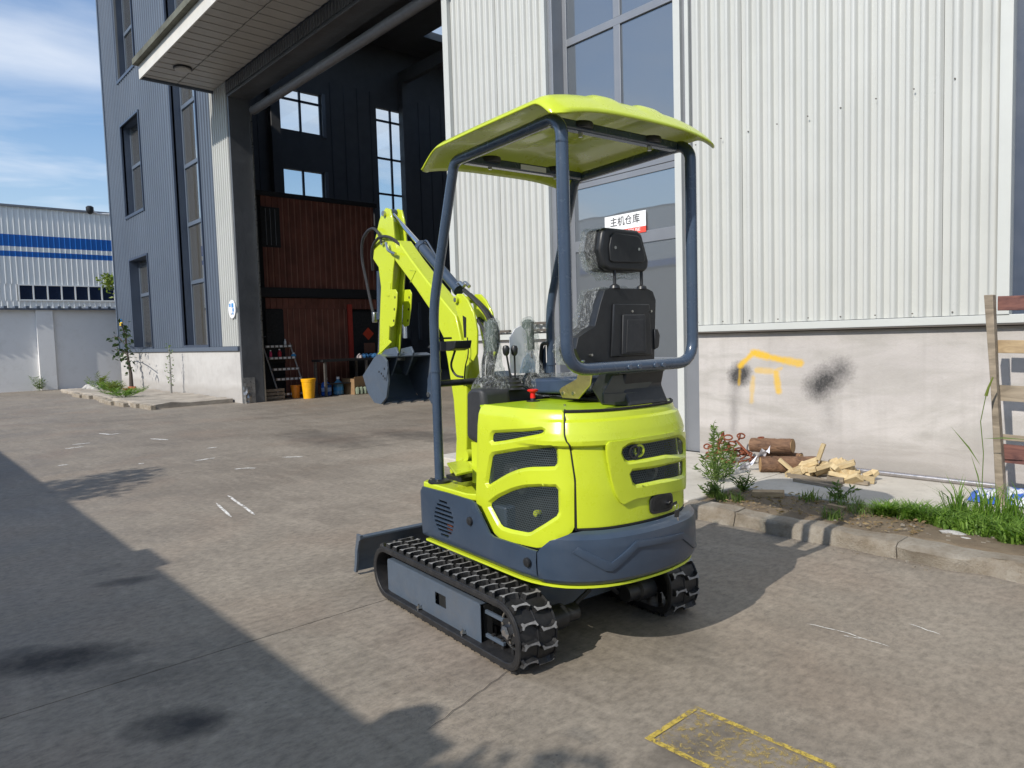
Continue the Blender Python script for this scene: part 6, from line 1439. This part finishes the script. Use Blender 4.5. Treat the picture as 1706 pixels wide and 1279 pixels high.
for a, b_ in ((-.085, -.073), (.025, .037)): MB().prism([(-1.596,1.312),(-1.532,1.344),(-1.387,1.359),(-1.358,1.320),(-1.396,1.258),(-1.470,1.170),(-1.520,1.193)], a, b_, 'y').build('hinge_ear', SLATE2, bkt, ang=30, bevel=.002)
MB().prism([(-1.439,1.219),(-1.369,1.251),(-1.304,1.237),(-1.328,1.149),(-1.385,1.159),(-1.442,1.192)], -.1905, -.1865, 'y').build('wear_plate', SLATE2, bkt, ang=30, bevel=.002)
for q_ in [(-1.423,1.204),(-1.391,1.193),(-1.367,1.178),(-1.343,1.164),(-1.346,1.225)]: MB().cyl((q_[0], -.1925, q_[1]), (q_[0], -.1906, q_[1]), .007, n=8).build('bolt', SEAM, bkt)
for q_ in [(-1.478,1.280),(-1.624,1.304)]: MB().cyl((q_[0], -.10, q_[1]), (q_[0], .05, q_[1]), .014, n=12).build('pin', ZINC, bkt, ang=30)
E(MB().prism([(-1.639,1.312),(-1.593,1.320),(-1.432,1.390),(-1.464,1.407)], -.0915, -.0825, 'y'), 'link_arm', LIME, ang=30, bevel=.002)

# ---- roll-over frame
RO = .0245
PL, PR_ = -.398, .366
for y, lab in ((PL, 'left front post'), (PR_, 'right front post')):
    pst = E(MB().tube([(-.367, y, .672), (-.367, y, 1.56), (-.135, y, 2.215), (-.10, y, 2.235), (.55, y, 2.245)], RO, 20, .10), 'canopy_post', TUBE, ang=60)
    MB().lathe((-.367, y, .672), [(.060, 0), (.060, .010), (.052, .014), (.030, .016)], 20).build('base_flange', BLACKP, pst, ang=30)
    for i in range(4): a = math.pi/4+i*math.pi/2; MB().cyl((-.367+.045*math.cos(a), y+.045*math.sin(a), .682), (-.367+.045*math.cos(a), y+.045*math.sin(a), .694), .007, n=6).build('bolt', ZINC, pst)
    MB().lathe((-.367, y, 1.235), [(RO+.004, 0), (RO+.004, .012)], 20).build('sleeve', TUBE, pst, ang=30)
    MB().prism([(-.367, 1.10), (-.365, 1.25), (-.40, 1.25), (-.435, 1.20), (-.44, 1.11), (-.40, 1.07)], y-.012, y+.012, 'y').build('clamp_bracket', SLATE, pst, ang=30, bevel=.004)
    MB().cyl((-.425, y-.018, 1.12), (-.425, y+.018, 1.12), .014, n=10).build('bolt', ZINC, pst, ang=30)
E(MB().tube([(.64, PL, 2.15), (.64, PL, 1.262), (.64, PR_, 1.262), (.64, PR_, 2.15)], RO+.001, 20, .11), 'rear_loop', TUBE, ang=60)
for y in (PL, PR_): E(MB().tube([(.64, y, 2.14), (.64, y, 2.20), (.595, y, 2.245), (.50, y, 2.245)], RO+.001, 20, .08), 'corner_bend', TUBE, ang=60)
E(MB().box((.545, PL+.02, 2.222), (.59, PR_-.02, 2.262)), 'cross_tube', TUBE, smooth=False, bevel=.008); E(MB().box((-.10, PL+.02, 2.215), (-.055, PR_-.02, 2.255)), 'cross_tube', TUBE, smooth=False, bevel=.008)
E(MB().box((-.055, -.06, 2.222), (-.052, .10, 2.246)), 'paper_label', PAPER, smooth=False)
for x in (-.075, .565):
    for y in (-.23, .18): E(MB().lathe((x, y, 2.235), [(.050, .0), (.055, .012), (.052, .024), (.02, .030)], 16), 'rubber_mount', BLACKP, ang=40); E(MB().cyl((x, y+.0, 2.205), (x, y, 2.222), .010, n=6), 'bolt', ZINC, ang=30)
for y in (-.075, -.015, .085, .135): E(MB().cyl((.64, y, 1.262), (.672, y, 1.262), .0125, n=12), 'loop_bolt', TUBE, ang=40, bevel=.003)
E(MB().tube([(-.367, PL, 1.175), (-.367, PR_, 1.175)], .017, 14), 'front_bar', BLACKP, ang=50)
E(MB().tube([(-.367, PR_-.03, 1.12), (-.43, PR_-.03, 1.24), (-.41, PR_-.03, 1.36), (-.36, PR_-.03, 1.36)], .011, 8, .05), 'grab_handle', BLACKP)
E(MB().prism([(-.40, 1.12), (-.40, 1.35), (-.44, 1.28), (-.46, 1.18)], PR_-.02, PR_-.008, 'y'), 'handle_plate', SLATE, ang=30, bevel=.003)
# roof shell: crowned sheet, edges turned down
def roofz(u, v):                                  # u: -1 front .. 1 rear, v: -1 left .. 1 right
    d = .045*abs(v)**3.5+.022*max(0, (abs(v)-.9)/.1)**1.5
    if u > .76: d += .095*((u-.76)/.24)**1.5
    if u < -.66: d += .100*((-u-.66)/.34)**1.35
    z = 2.366-min(d, .125 if u > 0 else .135)
    # pressed ribs
    for c in (-.33, .20):
        if abs(v-c) < .15 and -.7 < u < .93: z += .011*(1-((v-c)/.15)**4)*min(1, (.93-u)/.10)*min(1, (u+.7)/.15)
    return z
m = MB(); NU, NV = 56, 48; P = {}
for i in range(NU+1):
    for j in range(NV+1):
        u = -1+2*i/NU; v = -1+2*j/NV
        hw = .485-.012*max(0, -u); xc = .205; hx = .52
        x = xc+u*hx+(.02*(1-v*v) if u > 0 else -.015*(1-v*v)); y = -.016+v*hw
        k_ = max(0, abs(u)-.93)/.07; kv = max(0, abs(v)-.88)/.12
        if k_ > 0 and kv > 0: x -= math.copysign(.018*k_*kv, u); y -= math.copysign(.018*k_*kv, v)
        P[i, j] = len(m.v); m.v.append((x, y, roofz(u, v)-.016))
m.f = [(P[i, j], P[i+1, j], P[i+1, j+1], P[i, j+1]) for i in range(NU) for j in range(NV)]; m.mi = [0]*len(m.f)
rf = E(m, 'canopy_roof', LIME, ang=50); md = rf.modifiers.new('solid', 'SOLIDIFY'); md.thickness = .007; md.offset = 0

# ---- seat
def rrect(y0, y1, z0, z1, r_, n=5):
    P = []
    for cx_, cz_, a0 in ((y1-r_, z1-r_, 0), (y0+r_, z1-r_, 90), (y0+r_, z0+r_, 180), (y1-r_, z0+r_, 270)):
        for i in range(n+1): a = R(a0+90*i/n); P.append((cx_+r_*math.cos(a), cz_+r_*math.sin(a)))
    return P
SX = .40
sb = [(.045, 1.270), (.375, 1.270), (.392, 1.56), (.372, 1.600), (.34, 1.612), (.085, 1.612), (.050, 1.600), (.022, 1.54), (-.015, 1.44), (-.118, 1.39), (-.135, 1.34), (-.10, 1.272)]
seat = E(MB().prism(sb, SX-.045, SX, 'x'), 'seat_back', BLACKP, ang=30, bevel=.018, seg=3)
inner = [(.075, 1.295), (.095, 1.54), (.335, 1.54), (.350, 1.295)]; MB().prism(inner, SX+.0005, SX+.012, 'x').build('back_shell', BLACKP, seat, ang=30, bevel=.007)
MB().prism([(.135, 1.305), (.145, 1.49), (.295, 1.49), (.300, 1.305)], SX+.0125, SX+.021, 'x').build('back_pad', COWL, seat, ang=30, bevel=.006)
MB().prism([(.160, 1.315), (.168, 1.465), (.272, 1.465), (.276, 1.315)], SX+.0215, SX+.024, 'x').build('back_inset', COWL, seat, ang=30, bevel=.003)
for y, z in ((.215, 1.505), (.345, 1.505), (-.10, 1.285), (-.05, 1.31)): MB().cyl((SX, y, z), (SX+.015, y, z), .006, n=8).build('screw', ZINC, seat)
MB().prism([(.37, 1.32), (.40, 1.33), (.41, 1.39), (.395, 1.42), (.37, 1.42)], SX-.03, SX+.01, 'x').build('belt_reel', BLACKP, seat, ang=30, bevel=.006)
MB().prism([(p[0]*.96+.005, p[1]) for p in sb], SX-.13, SX-.046, 'x').build('cushion', COWL, seat, ang=30, bevel=.03, seg=3)
hr = [(.022, 1.785), (.040, 1.868), (.062, 1.885), (.27, 1.885), (.300, 1.868), (.345, 1.745), (.342, 1.715), (.315, 1.692), (.080, 1.692), (.048, 1.708)]
hrr = E(MB().prism(hr, SX-.035, SX+.005, 'x'), 'headrest', BLACKP, ang=30, bevel=.014, seg=3)
MB().prism([(.078, 1.735), (.075, 1.80), (.088, 1.850), (.105, 1.862), (.262, 1.858), (.280, 1.845), (.310, 1.760), (.306, 1.742), (.290, 1.733), (.095, 1.728)], SX+.0055, SX+.013, 'x').build('headrest_panel', BLACKP, hrr, ang=30, bevel=.004)
for y in (.110, .265): MB().cyl((SX+.013, y, 1.795), (SX+.016, y, 1.795), .007, n=10).build('screw', ZINC, hrr)
for y in (.125, .305): MB().cyl((SX-.01, y, 1.60), (SX-.01, y, 1.72), .0075, n=10).build('stem', BLACKP, hrr, ang=50); MB().lathe((SX-.01, y, 1.612), [(.026, 0), (.022, .012), (.012, .018)], 12).build('stem_collar', BLACKP, hrr)
MB().prism([(p[0]*.97, p[1]) for p in hr], SX-.11, SX-.036, 'x').build('headrest_cushion', COWL, hrr, ang=30, bevel=.03, seg=3)
def film_blob(name, fn, nu, nv, parent=None, seed=0, amp=.008):
    m = MB(); P = {}
    for i in range(nu):
        for j in range(nv):
            p = Vector(fn(i/(nu-1), j/nv)); q = p*18; n1 = mnoise.noise_vector(q+Vector((seed, 0, 0)))*amp+mnoise.noise_vector(q*2.7+Vector((seed, 5, 0)))*amp*.6
            P[i, j] = len(m.v); m.v.append(tuple(p+n1))
    m.f = [(P[i, j], P[i+1, j], P[i+1, (j+1) % nv], P[i, (j+1) % nv]) for i in range(nu-1) for j in range(nv)]; m.mi = [0]*len(m.f)
    return m.build(name, FILM, parent or EX, True, 25)
def sweep(profile, x0, x1, grow=1.0):
    cy_ = sum(p[0] for p in profile)/len(profile); cz_ = sum(p[1] for p in profile)/len(profile); L = resample(profile, .018)
    def fn(u, v):
        k = v*len(L); i = int(k) % len(L); t = k-int(k); a, b_ = L[i], L[(i+1) % len(L)]; y, z = a[0]+(b_[0]-a[0])*t, a[1]+(b_[1]-a[1])*t
        g_ = grow*(1-.55*max(0, (.25-u)/.25)**2); return (x0+(x1-x0)*u, cy_+(y-cy_)*g_, cz_+(z-cz_)*g_)
    return fn, len(L)*2
f_, n_ = sweep(hr, SX-.17, SX-.03, 1.05); film_blob('headrest_wrap', f_, 14, n_, hrr, 1, .010)
wl_ = [(.022, 1.70), (.03, 1.66), (.06, 1.62), (.09, 1.64), (.30, 1.63), (.31, 1.68)]
f_, n_ = sweep([(.0, 1.74), (.03, 1.70), (.10, 1.655), (.30, 1.665), (.32, 1.70), (.16, 1.72)], SX-.12, SX-.02); film_blob('headrest_wrap', f_, 8, n_, hrr, 2, .012)
f_, n_ = sweep([(p[0]*1.0, p[1]) for p in sb], SX-.19, SX-.04, 1.04); film_blob('seat_wrap', f_, 14, n_, seat, 3, .011)
# cushion of the seat, still in its film
CQ = [(-0.156,1.110),(-0.154,1.157),(-0.092,1.187),(0.263,1.205),(0.295,1.190),(0.293,1.128)]
cu_ = E(MB().prism(CQ, -.02, .40, 'y'), 'seat_cushion', simple('seat_navy', (.035, .055, .10), .5), ang=30, bevel=.02, seg=3)
cqx = (CQ[0][0]+CQ[4][0])/2; cqz = (CQ[0][1]+CQ[3][1])/2
f_ = lambda u, v: (cqx+.23*math.copysign(abs(math.cos(v*6.283))**.6, math.cos(v*6.283)), -.042+.46*u, cqz+.050*math.copysign(abs(math.sin(v*6.283))**.7, math.sin(v*6.283)))
film_blob('cushion_wrap', f_, 24, 40, cu_, 4, .012)
E(MB().box((.02, .02, 1.09), (.44, .36, CQ[0][1]-.003)), 'seat_rail', BLACKP, smooth=False, bevel=.006)
# gold zinc hinge plate, black linkage under the seat, sheet bracket carrying the loop
gp = [(0.199,1.143),(0.217,1.158),(0.323,1.201),(0.346,1.254),(0.436,1.261),(0.428,1.228),(0.414,1.177),(0.357,1.131),(0.333,1.110),(0.220,1.110)]
gd = E(MB().prism(gp, -.066, -.058, 'y'), 'hinge_plate', BRASSY, ang=30, bevel=.002)
for q_ in [(0.229,1.131),(0.301,1.134)]: MB().cyl((q_[0], -.071, q_[1]), (q_[0], -.0665, q_[1]), .009, n=8).build('bolt', ZINC, gd)
E(MB().prism([(.46, 1.09), (.40, 1.16), (.47, 1.25), (.62, 1.25), (.60, 1.17), (.64, 1.09)], -.05, .20, 'y').cyl((.50, -.055, 1.15), (.50, .2, 1.15), .03, n=12), 'linkage', BLACKP, ang=30, bevel=.01)
LB = [(-0.175,1.113),(-0.174,1.153),(-0.112,1.225),(0.173,1.233),(0.164,1.204),(0.117,1.175),(0.085,1.145),(0.084,1.113)]
E(MB().prism(LB, .598, .604, 'x').prism([(LB[0][0], LB[0][1]), (LB[0][0], LB[1][1]), (LB[-2][0], LB[-2][1]), (LB[-1][0], LB[-1][1])], .6045, .612, 'x').box((.50, LB[2][0], 1.232), (.64, LB[3][0], 1.240)), 'rear_bracket', simple('dark_olive_steel', (.055, .060, .052), .4, .2), smooth=False, bevel=.002)
E(MB().lathe((.54, .20, 1.09), [(.028, 0), (.030, .04), (.020, .07), (.0, .08)], 14), 'rubber_cap', BLACKP, ang=40)
# ---- controls
def joystick(x, y, seed, lean=0.0):
    st_ = E(MB().tube([(x, y, 1.14), (x, y, 1.30), (x-.004, y+lean*.5, 1.36)], .012, 10), 'joystick', BLACKP)
    MB().tube([(x-.004, y+lean*.4, 1.335), (x-.004, y+lean*.7, 1.39), (x-.006, y+lean, 1.44), (x-.006, y+lean*1.1, 1.475), (x-.006, y+lean*1.1, 1.488)], lambda q: .027+.006*q-.020*max(0, q-.9)/.1, 16).build('grip', GRIP, st_, ang=50)
    MB().lathe((x, y, 1.135), [(.070, 0), (.065, .02), (.045, .03), (.050, .045), (.032, .058), (.03, .08)], 18).build('bellows', BLACKP, st_, ang=25)
    prof = [(.092, 1.130), (.105, 1.150), (.098, 1.180), (.070, 1.225), (.055, 1.27), (.048, 1.32), (.045, 1.37), (.043, 1.42), (.041, 1.475), (.026, 1.496), (.001, 1.500)]
    def fn(u, v):
        k = u*(len(prof)-1); i = min(int(k), len(prof)-2); t = k-i; r_ = prof[i][0]+(prof[i+1][0]-prof[i][0])*t; z = prof[i][1]+(prof[i+1][1]-prof[i][1])*t
        return (x+r_*math.cos(v*6.283)*.9, y+lean*max(0, (z-1.2)/.25)+r_*math.sin(v*6.283), z)
    film_blob('wrap', fn, 60, 44, st_, seed, .011); return st_
jy = [p[0] for p in [(-0.235,1.290),(0.013,1.280)]]
joystick(-.11, jy[0], 11, .012); joystick(-.11, jy[1], 12, -.006)
lq = [(-0.186,1.339),(-0.135,1.337),(-0.147,1.192)]
ly0 = lq[2][0]
lv = E(MB().lathe((-.05, ly0, 1.145), [(.058, 0), (.050, .010), (.052, .018), (.040, .028), (.042, .036), (.030, .046), (.030, .056)], 16), 'lever_boot', BLACKP, ang=25)
for k in (0, 1):
    y = lq[k][0]; z = lq[k][1]
    MB().cyl((-.05, ly0-.012+.024*k, 1.18), (-.05, y, z-.01), .0048, n=8).build('lever', BLACKP, lv); MB().lathe((-.05, y, z-.028), [(.008, 0), (.016, .012), (.018, .035), (.013, .048), (0, .052)], 14).build('knob', BLACKP, lv, ang=50)
ps = empty('paper_manual', (-2.55, 2.49, 0), R(-5), label='white paper manual in a clear bag standing behind the two small levers', category='paper')
pg = [(-0.124,1.399),(-0.089,1.441),(-0.051,1.458),(-0.021,1.427),(0.015,1.356),(0.040,1.279),(0.034,1.223),(-0.127,1.220)]
MB().prism(pg, -.104, -.100, 'x').build('sheet', PAPER, ps, True, 30)
MB().prism([(-0.071,1.217),(-0.045,1.288),(-0.013,1.318),(0.032,1.267),(0.034,1.217)], -.0985, -.0975, 'x').build('inner_leaf', simple('bluish_paper', (.42, .52, .66), .5), ps, True, 30)
# console cross parts seen through the cab
E(MB().prism([(-.16, .96), (-.16, 1.10), (-.05, 1.15), (.0, 1.14), (.02, 1.09), (.02, .96)], .341, .42, 'y'), 'right_console', COWL, ang=30, bevel=.02, seg=3)
# work lamp on the left post
la = [(-0.547,1.360),(-0.484,1.388),(-0.263,1.391),(-0.277,1.352),(-0.328,1.340),(-0.451,1.341)]
wlp = E(MB().prism(la, -.34, -.24, 'y'), 'work_lamp', BLACKP, ang=30, bevel=.004)
MB().tube([([(-0.349,1.341)][0][0], -.29, [(-0.349,1.341)][0][1]), (-.385, -.30, 1.26), (-.35, -.29, 1.21), (-.30, -.28, 1.205)], .006, 7, .03).build('cable', HOSE, wlp)
MB().box((-.375, PL+.0, 1.40), (-.36, -.30, 1.41)).build('lamp_arm', BLACKP, wlp, False)
E(MB().prism([(-.52, 1.00), (-.50, 1.18), (-.42, 1.22), (-.36, 1.18), (-.34, 1.0)], .00, .10, 'y'), 'valve_block', SLATE, ang=30, bevel=.01)

# foliage and the small inner teeth are joined masses
for o in bpy.data.objects:
    if o.name.split('.')[0] in ('leaf_cluster', 'crown', 'guide_teeth'): o['kind'] = 'stuff'
